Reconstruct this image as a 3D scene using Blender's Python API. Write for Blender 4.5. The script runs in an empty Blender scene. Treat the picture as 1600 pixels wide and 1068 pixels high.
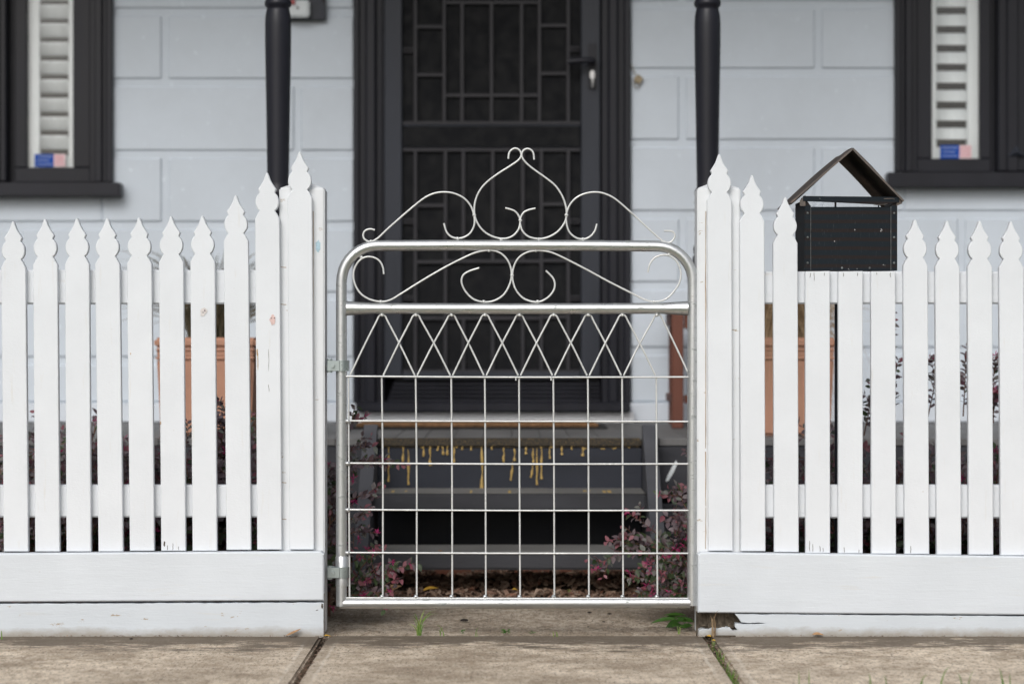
import bpy, bmesh, math, random
from mathutils import Vector, Matrix, noise
R = math.radians
# ---------------------------------------------------------------- camera, world, sun, exposure
F, D, HC = 85/36*1600, 6.093, 0.739        # focal length in photo pixels, distance to the fence, eye height
sc = bpy.context.scene
C = sc.collection
cam = bpy.data.objects.new("camera", bpy.data.cameras.new("camera")); C.objects.link(cam)
cam.location = (0, -D, HC); cam.rotation_euler = (R(90), 0, 0)
cam.data.lens = 85; cam.data.sensor_width = 36; cam.data.clip_end = 800
cam.data.dof.use_dof = True; cam.data.dof.focus_distance = D + .03; cam.data.dof.aperture_fstop = 2.6
sc.camera = cam
world = bpy.data.worlds.new("World"); sc.world = world; world.use_nodes = True
wn = world.node_tree.nodes; wl = world.node_tree.links; wn.clear()
SUN_EL, SUN_AZ = R(38), R(196)              # azimuth measured clockwise from +Y
sky = wn.new("ShaderNodeTexSky"); sky.sky_type = 'NISHITA'; sky.sun_disc = False
sky.sun_elevation = SUN_EL; sky.sun_rotation = SUN_AZ; sky.dust_density = 4; sky.air_density = 1.0
hs = wn.new("ShaderNodeHueSaturation"); hs.inputs['Saturation'].default_value = .34
bg = wn.new("ShaderNodeBackground"); bg.inputs[1].default_value = .15
wo = wn.new("ShaderNodeOutputWorld")
wl.new(sky.outputs[0], hs.inputs['Color']); wl.new(hs.outputs[0], bg.inputs[0]); wl.new(bg.outputs[0], wo.inputs[0])
sl = bpy.data.lights.new("sun", 'SUN'); sl.energy = 1.0; sl.angle = R(32); sl.color = (.975, .985, 1)
so = bpy.data.objects.new("sun", sl); C.objects.link(so)
sd = Vector((math.sin(SUN_AZ)*math.cos(SUN_EL), math.cos(SUN_AZ)*math.cos(SUN_EL), math.sin(SUN_EL)))
so.rotation_euler = (-sd).to_track_quat('-Z', 'Y').to_euler()
sc.view_settings.view_transform = 'Standard'; sc.view_settings.look = 'None'
sc.view_settings.exposure = -0.16; sc.view_settings.gamma = 1

def X(px, y=0): return (px - 800)*(D + y)/F
def Z(py, y=0): return HC - (py - 534)*(D + y)/F
rnd = random.Random(7)
# ---------------------------------------------------------------- materials
def nd(t, k, **kw):
    n = t.nodes.new(k)
    for a, b in kw.items():
        if a.startswith('i_'): n.inputs[a[2:].replace('_', ' ')].default_value = b
        else: setattr(n, a, b)
    return n
def c4(c): return (c[0], c[1], c[2], 1)
def base(name, col, rough=.5, metal=0, spec=.5):
    m = bpy.data.materials.new(name); m.use_nodes = True; t = m.node_tree
    b = t.nodes['Principled BSDF']
    b.inputs['Base Color'].default_value = c4(col); b.inputs['Roughness'].default_value = rough
    b.inputs['Metallic'].default_value = metal; b.inputs['Specular IOR Level'].default_value = spec
    tc = nd(t, 'ShaderNodeTexCoord')
    return m, t, b, tc.outputs['Object']
def noi(t, co, scale, detail=4, rough=.55, stretch=(1, 1, 1)):
    mp = nd(t, 'ShaderNodeMapping'); mp.inputs['Scale'].default_value = stretch
    t.links.new(co, mp.inputs['Vector'])
    n = nd(t, 'ShaderNodeTexNoise', i_Scale=scale, i_Detail=detail, i_Roughness=rough)
    t.links.new(mp.outputs[0], n.inputs['Vector']); return n.outputs['Fac']
def ramp(t, fac, stops):
    r = nd(t, 'ShaderNodeValToRGB'); e = r.color_ramp.elements
    while len(e) < len(stops): e.new(.5)
    for q, (p, c) in zip(e, stops): q.position = p; q.color = c4(c) if not isinstance(c, (int, float)) else (c, c, c, 1)
    t.links.new(fac, r.inputs[0]); return r.outputs[0]
def mixc(t, fac, a, b, mode='MIX'):
    m = nd(t, 'ShaderNodeMix', data_type='RGBA', blend_type=mode)
    for s, v in ((m.inputs[0], fac), (m.inputs[6], a), (m.inputs[7], b)):
        if hasattr(v, 'links'): t.links.new(v, s)
        elif isinstance(v, (int, float)): s.default_value = v
        else: s.default_value = c4(v)
    return m.outputs[2]
def bump(t, b, h, dist=.001, strength=1.0, prev=None):
    n = nd(t, 'ShaderNodeBump', i_Distance=dist, i_Strength=strength)
    t.links.new(h, n.inputs['Height'])
    if prev: t.links.new(prev, n.inputs['Normal'])
    t.links.new(n.outputs[0], b.inputs['Normal']); return n.outputs[0]
def math2(t, op, a, b, clamp=False):
    n = nd(t, 'ShaderNodeMath', operation=op, use_clamp=clamp)
    for s, v in zip(n.inputs, (a, b)):
        if hasattr(v, 'links'): t.links.new(v, s)
        else: s.default_value = v
    return n.outputs[0]

def white_paint(name, grain=(1, 1, 14), dirt=.0, stretch_dir='v', col=(.745, .772, .805)):
    m, t, b, co = base(name, col, .5)
    big = noi(t, co, 6, 5, .6)
    c = mixc(t, ramp(t, big, [(.35, 0), (.75, 1)]), col, tuple(v*.93 for v in col))
    st = (1, 1, .12) if stretch_dir == 'v' else (.1, 1, 1)
    streak = noi(t, co, 60, 4, .6, st)
    c = mixc(t, ramp(t, streak, [(.62, 0), (.78, .35)]), c, (.62, .58, .50))
    spots = noi(t, co, 45, 6, .7)
    c = mixc(t, ramp(t, spots, [(.70, 0), (.73, .8)]), c, (.40, .33, .26))
    if dirt:
        sx = nd(t, 'ShaderNodeSeparateXYZ'); t.links.new(co, sx.inputs[0])
        h = math2(t, 'MULTIPLY_ADD', sx.outputs[2], -30.0); h.node.inputs[2].default_value = .78
        n2 = noi(t, co, 28, 6, .7, (.6, 1, 1))
        f = math2(t, 'MULTIPLY', math2(t, 'ADD', h, n2, False), dirt, True)
        f = ramp(t, f, [(.45, 0), (1.0, .8)])
        c = mixc(t, f, c, (.30, .26, .20))
        chip = noi(t, co, 30, 7, .7, (.5, 1, 1.4))
        c = mixc(t, ramp(t, chip, [(.655, 0), (.665, .9)]), c, (.38, .30, .21))
    t.links.new(c, b.inputs['Base Color'])
    g1 = noi(t, co, 90, 3, .5, (1.0, 1, 5) if stretch_dir == 'v' else (.25, 1, 3))
    n1 = bump(t, b, g1, .0006, .55)
    g2 = noi(t, co, 14, 5, .6, (1, 1, .35) if stretch_dir == 'v' else (.25, 1, 2.0))
    n1 = bump(t, b, g2, .003, .45, n1)
    bump(t, b, noi(t, co, 130, 4, .7), .0012, .35, n1)
    return m
def painted(name, col, rough=.45, var=.15, scale=8, bmp=.0006, spec=.5, stretch=(1, 1, 1)):
    if max(col) < .13: spec = min(spec, .28)
    m, t, b, co = base(name, col, rough, 0, spec)
    n = noi(t, co, scale, 6, .62, stretch)
    c = mixc(t, ramp(t, n, [(.3, 0), (.7, 1)]), tuple(v*(1-var) for v in col), tuple(min(1, v*(1+var)) for v in col))
    n2 = noi(t, co, scale*14, 4, .6, stretch)
    c = mixc(t, ramp(t, n2, [(.66, 0), (.74, .5)]), c, tuple(min(1, v*1.5+.008) for v in col))
    t.links.new(c, b.inputs['Base Color'])
    rr = ramp(t, n, [(.3, rough*.8), (.7, min(1, rough*1.25))]); t.links.new(rr, b.inputs['Roughness'])
    if bmp: bump(t, b, n2, bmp, .6)
    return m
def island(name, stops, rough=.55, trans=.0, spec=.4):
    m, t, b, co = base(name, (1, 1, 1), rough, 0, spec)
    g = nd(t, 'ShaderNodeNewGeometry')
    c = ramp(t, g.outputs['Random Per Island'], stops)
    n = noi(t, co, 160, 3)
    c = mixc(t, ramp(t, n, [(.35, 0), (.7, .35)]), c, tuple(v*.55 for v in stops[0][1]))
    t.links.new(c, b.inputs['Base Color'])
    if trans:
        tr = nd(t, 'ShaderNodeBsdfTranslucent'); t.links.new(c, tr.inputs[0])
        mx = nd(t, 'ShaderNodeMixShader'); mx.inputs[0].default_value = trans
        t.links.new(b.outputs[0], mx.inputs[1]); t.links.new(tr.outputs[0], mx.inputs[2])
        t.links.new(mx.outputs[0], t.nodes['Material Output'].inputs[0])
    return m

M = {}
M['picket'] = white_paint('picket_paint')
M['rail'] = white_paint('rail_paint', stretch_dir='h', col=(.71, .735, .765)); M['board'] = white_paint('board_paint', stretch_dir='h', col=(.665, .705, .745))
M['plinth'] = white_paint('plinth_paint', dirt=.85, stretch_dir='h', col=(.62, .665, .705))
M['post'] = white_paint('post_paint', dirt=.45, col=(.745, .765, .785))
M['wall'] = painted('wall_paint', (.565, .62, .68), .55, .06, 3, .0008)
M['wallbase'] = painted('wall_base_paint', (.60, .645, .70), .5, .06, 5); M['trim'] = painted('pale_trim', (.80, .82, .85), .5, .06, 5)
M['char'] = painted('charcoal_gloss', (.0135, .0140, .0200), .36, .22, 6, .0004, .5, (1, 1, .2))
M['charl'] = painted('charcoal_light', (.031, .035, .046), .4, .2, 6, .0004, .5, (1, 1, .2))
M['step'] = painted('step_paint', (.046, .047, .054), .5, .22, 9, .0010, .5, (.3, 1, 1))
M['tread'] = painted('tread_paint', (.17, .165, .155), .6, .3, 12, .0010, .4, (.3, 1, 1))
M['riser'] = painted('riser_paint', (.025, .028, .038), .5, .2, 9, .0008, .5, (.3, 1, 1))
M['stringer'] = painted('stringer_paint', (.072, .073, .081), .5, .15, 9, .0006)
M['floor'] = painted('floor_paint', (.14, .137, .135), .6, .25, 7, .0008, .4, (1, .3, 1))
M['grille'] = painted('grille_steel', (.032, .031, .036), .45, .15, 12, .0003)
M['mesh'] = painted('mesh_dark', (.0035, .004, .0055), .7, .3, 25, .0003, .25)
M['dark'] = painted('shade_black', (.003, .003, .004), 1, .2, 3, 0, .1)  # room shade put into the colour, near black
M['shutter'] = painted('shutter_white', (.82, .87, .88), .45, .03, 6, .0003)
M['plastic'] = painted('pale_plastic', (.62, .66, .68), .35, .04, 6, .0002)
M['red'] = painted('red_plastic', (.45, .05, .05), .4, .1)
M['blue'] = painted('sticker_blue', (.008, .07, .36), .7, .1, 8, 0, .1)
M['pink'] = painted('sticker_pink', (.78, .62, .64), .7, .08, 8, 0, .1)
M['ink'] = painted('sticker_white_ink', (.75, .78, .85), .5, .04)
M['inkred'] = painted('sticker_red_ink', (.60, .18, .22), .5, .08)
M['brass'] = painted('dull_brass', (.22, .18, .12), .4, .3, 40)
M['brass'].node_tree.nodes['Principled BSDF'].inputs['Metallic'].default_value = .8
M['keysteel'] = painted('key_steel', (.62, .62, .62), .3, .1, 40)
M['keysteel'].node_tree.nodes['Principled BSDF'].inputs['Metallic'].default_value = .8
M['timber'] = painted('oiled_timber', (.135, .048, .030), .55, .35, 9, .0008, .4, (1, 1, .12))
M['terra'] = painted('terracotta', (.44, .235, .16), .8, .12, 9, .0008, .3)
M['coir'] = painted('coir', (.24, .135, .07), .95, .4, 60, .004, .1)
M['rubber'] = painted('rubber_edge', (.02, .02, .02), .7, .2)
M['gold'] = painted('gold_adhesive', (.52, .35, .11), .5, .25, 60, .0006)
M['stem'] = painted('stem_brown', (.16, .08, .05), .7, .3, 40)
M['dryleaf'] = painted('dry_leaf', (.34, .20, .10), .7, .3, 60)
M['yleaf'] = painted('yellow_leaf', (.62, .36, .05), .55, .2, 60)
M['rot'] = painted('rotten_wood', (.11, .09, .068), .95, .6, 30, .004, .1, (3, 1, .4))
M['stone'] = painted('dark_stone', (.03, .024, .02), .9, .4, 80, .002)
M['soil'] = painted('soil', (.045, .032, .022), 1, .5, 30, .006, .1)
M['asphalt'] = painted('asphalt', (.06, .06, .06), .9, .2, 30, .002)
M['lawn'] = painted('lawn', (.08, .12, .04), .95, .4, 8, .01, .1)
M['roofm'] = painted('corrugated_roof', (.22, .23, .25), .5, .1, 3, .0005)
M['chip'] = island('bark', [(0, (.11, .066, .044)), (.35, (.18, .105, .07)), (.6, (.27, .185, .13)), (.85, (.38, .28, .21)), (1, (.20, .08, .045))], .9)
M['leaf'] = island('purple_leaf', [(0, (.11, .072, .086)), (.3, (.20, .145, .16)), (.55, (.29, .235, .25)), (.75, (.20, .225, .19)), (1, (.17, .07, .095))], .5, .32)
M['leafg'] = island('green_leaf', [(0, (.03, .05, .02)), (.5, (.06, .08, .04)), (1, (.08, .12, .05))], .5, .15)
M['newleaf'] = island('new_leaf', [(0, (.24, .08, .10)), (.5, (.33, .15, .17)), (1, (.20, .04, .06))], .5, .2)
M['flower'] = island('flower', [(0, (.42, .02, .13)), (.6, (.50, .04, .20)), (1, (.32, .015, .09))], .6, .2)
M['grassdry'] = island('dry_grass', [(0, (.30, .20, .11)), (.5, (.42, .31, .19)), (1, (.20, .13, .07))], .8, .1)
M['sedge'] = island('sedge', [(0, (.07, .06, .035)), (.5, (.11, .10, .06)), (1, (.17, .12, .07))], .7, .1)
M['grass'] = island('green_grass', [(0, (.09, .20, .03)), (.5, (.15, .28, .05)), (1, (.30, .36, .10))], .6, .25)
M['weed'] = island('weed_leaf', [(0, (.045, .12, .018)), (1, (.09, .20, .035))], .5, .2)
# galvanised steel
def galv(name, tint=(.69, .705, .71), wear=True):
    m, t, b, co = base(name, tint, .38, .85)
    n = noi(t, co, 22, 6, .62); n2 = noi(t, co, 70, 5, .7, (.35, 1, 1))
    c = mixc(t, ramp(t, n, [(.35, 0), (.7, 1)]), tint, tuple(v*.78 for v in tint))
    if wear: c = mixc(t, ramp(t, n2, [(.57, 0), (.66, .8)]), c, (.25, .275, .265)); c = mixc(t, ramp(t, noi(t, co, 130, 5, .7), [(.66, 0), (.72, .7)]), c, (.16, .13, .10))
    t.links.new(c, b.inputs['Base Color'])
    t.links.new(ramp(t, n, [(.3, .24), (.7, .46)]), b.inputs['Roughness'])
    if wear: t.links.new(ramp(t, n2, [(.55, .88), (.68, .35)]), b.inputs['Metallic'])
    bump(t, b, n2, .0005, .5)
    return m
M['galv'] = galv('galvanised'); M['zinc'] = galv('zinc_strap', (.46, .52, .52)); M['wire'] = galv('galvanised_wire', (.76, .77, .76), False)
M['wire'].node_tree.nodes['Principled BSDF'].inputs['Metallic'].default_value = .3
# letterbox steel: near black with faint bands and scratches
m, t, b, co = base('letterbox_steel', (.012, .014, .018), .5, 0, .18)
w = nd(t, 'ShaderNodeTexWave', bands_direction='Z', i_Scale=14.0, i_Distortion=.6); t.links.new(co, w.inputs[0])
c = mixc(t, ramp(t, w.outputs['Fac'], [(.55, 0), (.75, 1)]), (.006, .011, .016), (.014, .010, .010))
c = mixc(t, ramp(t, noi(t, co, 120, 5, .7, (3, 1, .35)), [(.60, 0), (.72, .4)]), c, (.10, .12, .13))
c = mixc(t, ramp(t, noi(t, co, 70, 2, .5), [(.745, 0), (.76, .8)]), c, (.5, .5, .5))
t.links.new(c, b.inputs['Base Color']); bump(t, b, noi(t, co, 12, 4), .002, .4); M['lbox'] = m; M['edge'] = painted('highlight_and_rivet_steel', (.12, .13, .13), .5, .7, 90)  # last material: paler steel for painted edge highlights and rivets
m, t, b, co = base('letterbox_roof', (.03, .027, .025), .36, .75, .3)
c = mixc(t, ramp(t, noi(t, co, 35, 6, .7, (1, .3, 1)), [(.5, 0), (.72, .7)]), (.13, .115, .105), (.26, .19, .15))
t.links.new(c, b.inputs['Base Color']); M['lroof'] = m
# grip strip: black with gold glitter
m, t, b, co = base('grip_strip', (.03, .027, .022), .8)
c = mixc(t, ramp(t, noi(t, co, 260, 3, .7), [(.52, 0), (.66, .8)]), (.028, .024, .019), (.22, .15, .06))
t.links.new(c, b.inputs['Base Color']); bump(t, b, noi(t, co, 260, 2), .002, .8); M['grip'] = m
# concrete
def concrete(name, stain=True, bright=1.0):
    m, t, b, co = base(name, (.4, .34, .27), .9, 0, .2)
    n1 = noi(t, co, 3.2, 7, .65, (.8, 1, 1)); n2 = noi(t, co, 26, 8, .75, (1, .6, 1)); n3 = noi(t, co, 150, 4, .7, (1, .3, 1))
    a = tuple(v*bright for v in (.77, .66, .525)); d = tuple(v*bright for v in (.40, .31, .22))
    c = mixc(t, ramp(t, n2, [(.36, 0), (.58, 1)]), d, a)
    c = mixc(t, ramp(t, n1, [(.38, .8), (.56, 0)]), c, tuple(v*.75 for v in d))
    c = mixc(t, ramp(t, n3, [(.55, 0), (.63, .85)]), c, (.13, .105, .08))
    c = mixc(t, ramp(t, n3, [(.32, .6), (.42, 0)]), c, (.74, .66, .55))
    n5 = noi(t, co, 48, 9, .82, (.8, .45, 1)); n6 = noi(t, co, 95, 6, .8, (1, .35, 1))
    c = mixc(t, ramp(t, n5, [(.54, 0), (.62, .75)]), c, tuple(v*bright for v in (.235, .19, .145)))
    c = mixc(t, ramp(t, n6, [(.60, 0), (.66, .8)]), c, (.12, .10, .08))
    c = mixc(t, ramp(t, n6, [(.34, .7), (.41, 0)]), c, tuple(v*bright for v in (.80, .74, .64)))
    sj = nd(t, 'ShaderNodeSeparateXYZ'); t.links.new(co, sj.inputs[0])
    if stain:                                    # smooth trowelled margin along each joint
        for xj in (-.472, .490):
            dd = math2(t, 'ABSOLUTE', math2(t, 'SUBTRACT', sj.outputs[0], xj), 0)
            dn = math2(t, 'ADD', dd, math2(t, 'MULTIPLY', math2(t, 'SUBTRACT', n1, .5), .02))
            c = mixc(t, ramp(t, dn, [(.030, .32), (.036, 0)]), c, (.30, .25, .195))
            c = mixc(t, math2(t, 'MULTIPLY', ramp(t, dn, [(.034, 0), (.036, 1), (.038, 1), (.041, 0)]), ramp(t, n5, [(.42, 0), (.55, .8)])), c, (.72, .66, .57))
    if stain:                                    # damp dark stain that runs along the foot of the fence
        sx = nd(t, 'ShaderNodeSeparateXYZ'); t.links.new(co, sx.inputs[0])
        s = math2(t, 'MULTIPLY_ADD', sx.outputs[1], 2.6); s.node.inputs[2].default_value = 1.02
        sn = math2(t, 'ADD', s, math2(t, 'MULTIPLY', math2(t, 'SUBTRACT', noi(t, co, 7, 9, .8, (.6, 1.2, 1)), .5), 3.6))
        f = ramp(t, sn, [(.25, 0), (.62, .9)])
        c = mixc(t, f, c, (.125, .10, .075))
    t.links.new(c, b.inputs['Base Color'])
    p = bump(t, b, n3, .0022, .9); bump(t, b, n2, .003, .5, p)
    return m
M['conc'] = concrete('footpath_concrete'); M['conc2'] = concrete('entry_concrete', False, .74)
# glass
m, t, b, co = base('window_glass', (1, 1, 1), .03)
gl = nd(t, 'ShaderNodeBsdfGlossy'); gl.inputs['Roughness'].default_value = .04; tr = nd(t, 'ShaderNodeBsdfTransparent')
fr = nd(t, 'ShaderNodeFresnel', i_IOR=1.5); mx = nd(t, 'ShaderNodeMixShader')
t.links.new(fr.outputs[0], mx.inputs[0]); t.links.new(tr.outputs[0], mx.inputs[1]); t.links.new(gl.outputs[0], mx.inputs[2])
t.links.new(mx.outputs[0], t.nodes['Material Output'].inputs[0]); M['glass'] = m
# brick
m, t, b, co = base('brick', (.2, .08, .05), .9)
br = nd(t, 'ShaderNodeTexBrick', i_Scale=4.2); br.inputs['Color1'].default_value = (.20, .075, .045, 1); br.inputs['Color2'].default_value = (.13, .05, .035, 1)
br.inputs['Mortar'].default_value = (.2, .17, .14, 1); mp = nd(t, 'ShaderNodeMapping'); mp.inputs['Rotation'].default_value = (R(90), 0, 0)
t.links.new(co, mp.inputs[0]); t.links.new(mp.outputs[0], br.inputs[0]); t.links.new(br.outputs[0], b.inputs['Base Color']); M['brick'] = m
# ---------------------------------------------------------------- mesh builder
class MB:
    def __init__(s): s.v = []; s.f = []; s.sm = []
    def add(s, vs, fs, smooth=False):
        n = len(s.v); s.v += [tuple(v) for v in vs]; s.f += [tuple(i + n for i in f) for f in fs]; s.sm += [smooth]*len(fs)
    def frombm(s, bm, mat=None, smooth=False):
        if mat: bmesh.ops.transform(bm, matrix=mat, verts=bm.verts)
        bm.verts.index_update(); s.add([v.co for v in bm.verts], [[v.index for v in f.verts] for f in bm.faces], smooth); bm.free()
    def box(s, x0, x1, y0, y1, z0, z1, b=.002, mat=None, seg=1):
        bm = bmesh.new(); bmesh.ops.create_cube(bm, size=1)
        for v in bm.verts: v.co = Vector((x0 + (v.co.x + .5)*(x1-x0), y0 + (v.co.y + .5)*(y1-y0), z0 + (v.co.z + .5)*(z1-z0)))
        if b: bmesh.ops.bevel(bm, geom=bm.edges[:], offset=min(b, .45*min(abs(x1-x0), abs(y1-y0), abs(z1-z0))), segments=seg, affect='EDGES')
        s.frombm(bm, mat)
    def prism(s, pts, y0, y1, b=.0015, axis='y'):       # pts (x,z) outline counter-clockwise seen from -Y
        bm = bmesh.new()
        fv = [bm.verts.new((p[0], y0, p[1])) for p in pts]; bv = [bm.verts.new((p[0], y1, p[1])) for p in pts]
        ff = bm.faces.new(fv); bm.faces.new(bv[::-1]); n = len(pts)
        for i in range(n): bm.faces.new((fv[i], bv[i], bv[(i+1) % n], fv[(i+1) % n]))
        bmesh.ops.recalc_face_normals(bm, faces=bm.faces[:])
        if b: bmesh.ops.bevel(bm, geom=list(ff.edges), offset=b, segments=1, affect='EDGES')
        if axis == 'x':
            for v in bm.verts: v.co = Vector((v.co.y, v.co.x, v.co.z))
        s.frombm(bm)
    def tube(s, pts, r, n=8, caps=True):
        pts = [Vector(p) for p in pts]; rs = r if isinstance(r, (list, tuple)) else [r]*len(pts)
        vs = []; fs = []; up = None
        for i, p in enumerate(pts):
            a = pts[max(i-1, 0)]; c = pts[min(i+1, len(pts)-1)]; t = (c - a).normalized()
            if up is None: up = t.cross(Vector((0, 1, 0)) if abs(t.y) < .9 else Vector((1, 0, 0))).normalized()
            up = (up - t*up.dot(t)).normalized(); sd_ = t.cross(up)
            for k in range(n):
                q = 2*math.pi*k/n; vs.append(p + (up*math.cos(q) + sd_*math.sin(q))*rs[i])
        for i in range(len(pts)-1):
            for k in range(n): fs.append((i*n+k, i*n+(k+1) % n, (i+1)*n+(k+1) % n, (i+1)*n+k))
        s.add(vs, fs, True)
        if caps: s.add([vs[k] for k in range(n)], [tuple(range(n))[::-1]]); s.add(vs[-n:], [tuple(range(n))])
    def lathe(s, cx, cy, prof, n=28):
        vs = []; fs = []
        for r, z in prof:
            for k in range(n): q = 2*math.pi*k/n; vs.append((cx + r*math.cos(q), cy + r*math.sin(q), z))
        for i in range(len(prof)-1):
            for k in range(n): fs.append((i*n+k, i*n+(k+1) % n, (i+1)*n+(k+1) % n, (i+1)*n+k))
        s.add(vs, fs, True)
    def leaf(s, p, d, nrm, L, W, fold=.18, curl=.15, seg=4):
        d = d.normalized(); sd_ = d.cross(nrm)
        if sd_.length < 1e-4: sd_ = d.cross(Vector((.3, .8, .5)))
        sd_.normalize(); nn = sd_.cross(d); vs = [p]; fs = []
        for i in range(1, seg):
            u = i/seg; w = W*math.sin(math.pi*u**.85)*.5; m_ = p + d*L*u - nn*curl*L*u*u
            vs += [m_ - sd_*w + nn*w*fold*2, m_, m_ + sd_*w + nn*w*fold*2]
        vs.append(p + d*L - nn*curl*L); T = len(vs) - 1
        fs += [(0, 1, 2), (0, 2, 3)]
        for i in range(seg-2):
            a = 1 + 3*i; fs += [(a, a+3, a+4, a+1), (a+1, a+4, a+5, a+2)]
        a = 1 + 3*(seg-2); fs += [(a, T, a+1), (a+1, T, a+2)]
        s.add(vs, fs, True)
    def blade(s, p, tip, w, sag=0.0, seg=5):
        p = Vector(p); tip = Vector(tip); d = tip - p; hor = Vector((d.x, d.y, 0))
        sd_ = d.cross(Vector((rnd.uniform(-1, 1), -2, .2))).normalized(); vs = []; fs = []
        for i in range(seg+1):
            u = i/seg; q = p + Vector((0, 0, d.z))*(1 - (1-u)**1.7) + hor*u**1.6; q.z -= sag*u**3
            ww = w*(1 - u**1.6)*.5 + .0002; vs += [q - sd_*ww, q + sd_*ww]
        for i in range(seg): a = 2*i; fs.append((a, a+1, a+3, a+2))
        s.add(vs, fs, True)
    def build(s, name, mat, parent=None, **props):
        me = bpy.data.meshes.new(name); me.from_pydata(s.v, [], s.f); me.polygons.foreach_set('use_smooth', s.sm); me.update()
        o = bpy.data.objects.new(name, me); C.objects.link(o)
        me.materials.append(M[mat] if isinstance(mat, str) else mat)
        if parent:
            o.parent = parent; o.matrix_parent_inverse = parent_world(parent).inverted()
        for k, v in props.items(): o[k] = v
        return o
def parent_world(o):
    w = o.matrix_basis
    while o.parent: w = o.parent.matrix_basis @ o.matrix_parent_inverse @ w if False else w; break
    return PW.get(o.name, o.matrix_basis.copy())
PW = {}
def thing(name, label, cat, loc=(0, 0, 0), group=None):
    o = bpy.data.objects.new(name, None); C.objects.link(o); o.location = loc; o.empty_display_size = .05
    o['label'] = label; o['category'] = cat
    if group: o['group'] = group
    PW[o.name] = Matrix.Translation(loc); return o
def sub(parent):       # parent of sub-parts: a mesh part whose basis is identity but whose own parent is offset
    PW[parent.name] = Matrix.Identity(4); return parent
def tag(o, label, cat, group=None):
    o['label'] = label; o['category'] = cat
    if group: o['group'] = group
    return o
def spline(pts, n=5):
    P = [Vector(p) for p in pts]; P = [P[0]*2 - P[1]] + P + [P[-1]*2 - P[-2]]; out = []
    for i in range(1, len(P)-2):
        a, b_, c_, d_ = P[i-1:i+3]
        for k in range(n):
            u = k/n
            out.append(.5*((2*b_) + (c_-a)*u + (2*a-5*b_+4*c_-d_)*u*u + (3*b_-a-3*c_+d_)*u**3))
    out.append(P[-2]); return out

# ---------------------------------------------------------------- the setting
W = 2.75                                     # front wall plane
FL = .444                                    # veranda floor height
g = MB(); g.add([(-300, -300, -.06), (300, -300, -.06), (300, 300, -.06), (-300, 300, -.06)], [(0, 1, 2, 3)])
g.build('ground', 'soil', kind='structure')
g = MB(); g.add([(-300, -60, -.12), (300, -60, -.12), (300, -4.4, -.12), (-300, -4.4, -.12)], [(0, 1, 2, 3)])
for v in range(4): g.v[v] = (g.v[v][0], g.v[v][1], -.055)
g.build('road', 'asphalt', kind='structure')
g = MB(); g.box(-60, 60, -4.4, -.965, -.05, -.012, .004); g.build('nature_strip', 'lawn', kind='structure')
# footpath: slabs with tooled edges and open joints
fp = MB()
for x0, x1 in ((-6, -2.0), (-1.985, -.479), (-.465, .482), (.498, 2.0), (2.015, 6)):
    fp.box(x0, x1, -.96, -.004, -.05, 0, .006, seg=2)
fp.build('footpath', 'conc', kind='structure')
ep = MB(); ep.box(-.52, .52, .002, .72, -.05, -.003, .006, seg=2); ep.build('entry_path', 'conc2', kind='structure')
# garden soil: uneven sheet
gs = MB(); nx, ny = 90, 34; y0_, y1_ = .09, 1.75
def soilz(x, y): return .010 + .022*noise.noise(Vector((x*5, y*5, 0))) + .012*noise.noise(Vector((x*17, y*17, 2))) + (.02 if y > .9 else 0) - (.09 if (abs(x) < .56 and y < .73) else 0)
vs = [(-4 + 8*i/nx, y0_ + (y1_-y0_)*j/ny, soilz(-4 + 8*i/nx, y0_ + (y1_-y0_)*j/ny)) for j in range(ny+1) for i in range(nx+1)]
gs.add(vs, [(j*(nx+1)+i, j*(nx+1)+i+1, (j+1)*(nx+1)+i+1, (j+1)*(nx+1)+i) for j in range(ny) for i in range(nx)], True)
gs.build('garden_soil', 'soil', kind='structure')
# bark mulch
mu = MB()
for i in range(9000):
    x = rnd.uniform(-.62, .62) if i < 6500 else rnd.uniform(-1.8, 1.8); y = rnd.uniform(.70, 1.7) if abs(x) < .5 else rnd.uniform(.15, 1.6)
    L = rnd.uniform(.008, .034); w_ = L*rnd.uniform(.25, .6); h_ = rnd.uniform(.001, .004)
    z = max(soilz(x, y), .006) + rnd.uniform(0, .016)
    mt = Matrix.Translation((x, y, z)) @ Matrix.Rotation(rnd.uniform(0, 6.3), 4, 'Z') @ Matrix.Rotation(rnd.gauss(0, .45), 4, 'X') @ Matrix.Rotation(rnd.gauss(0, .45), 4, 'Y')
    pt = [(-L/2, -w_/2*rnd.uniform(.3, 1)), (L*rnd.uniform(-.1, .1), -w_/2), (L/2, -w_/2*rnd.uniform(.2, 1)), (L/2*rnd.uniform(.8, 1.2), w_/2*rnd.uniform(.2, 1)), (0, w_/2), (-L/2*rnd.uniform(.8, 1.2), w_/2*rnd.uniform(.4, 1))]
    cv = rnd.uniform(-.003, .003)
    top = [mt @ Vector((a, b2, h_ + (cv if k in (1, 4) else 0))) for k, (a, b2) in enumerate(pt)]; bot = [mt @ Vector((a, b2, 0)) for a, b2 in pt]
    mu.add(top + bot, [tuple(range(6))] + [(k, k+6, (k+1) % 6+6, (k+1) % 6) for k in range(6)])
mu.build('bark_mulch', 'chip', kind='stuff')['label'] = 'brown bark chips and dead leaves spread under the steps and shrubs'

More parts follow.
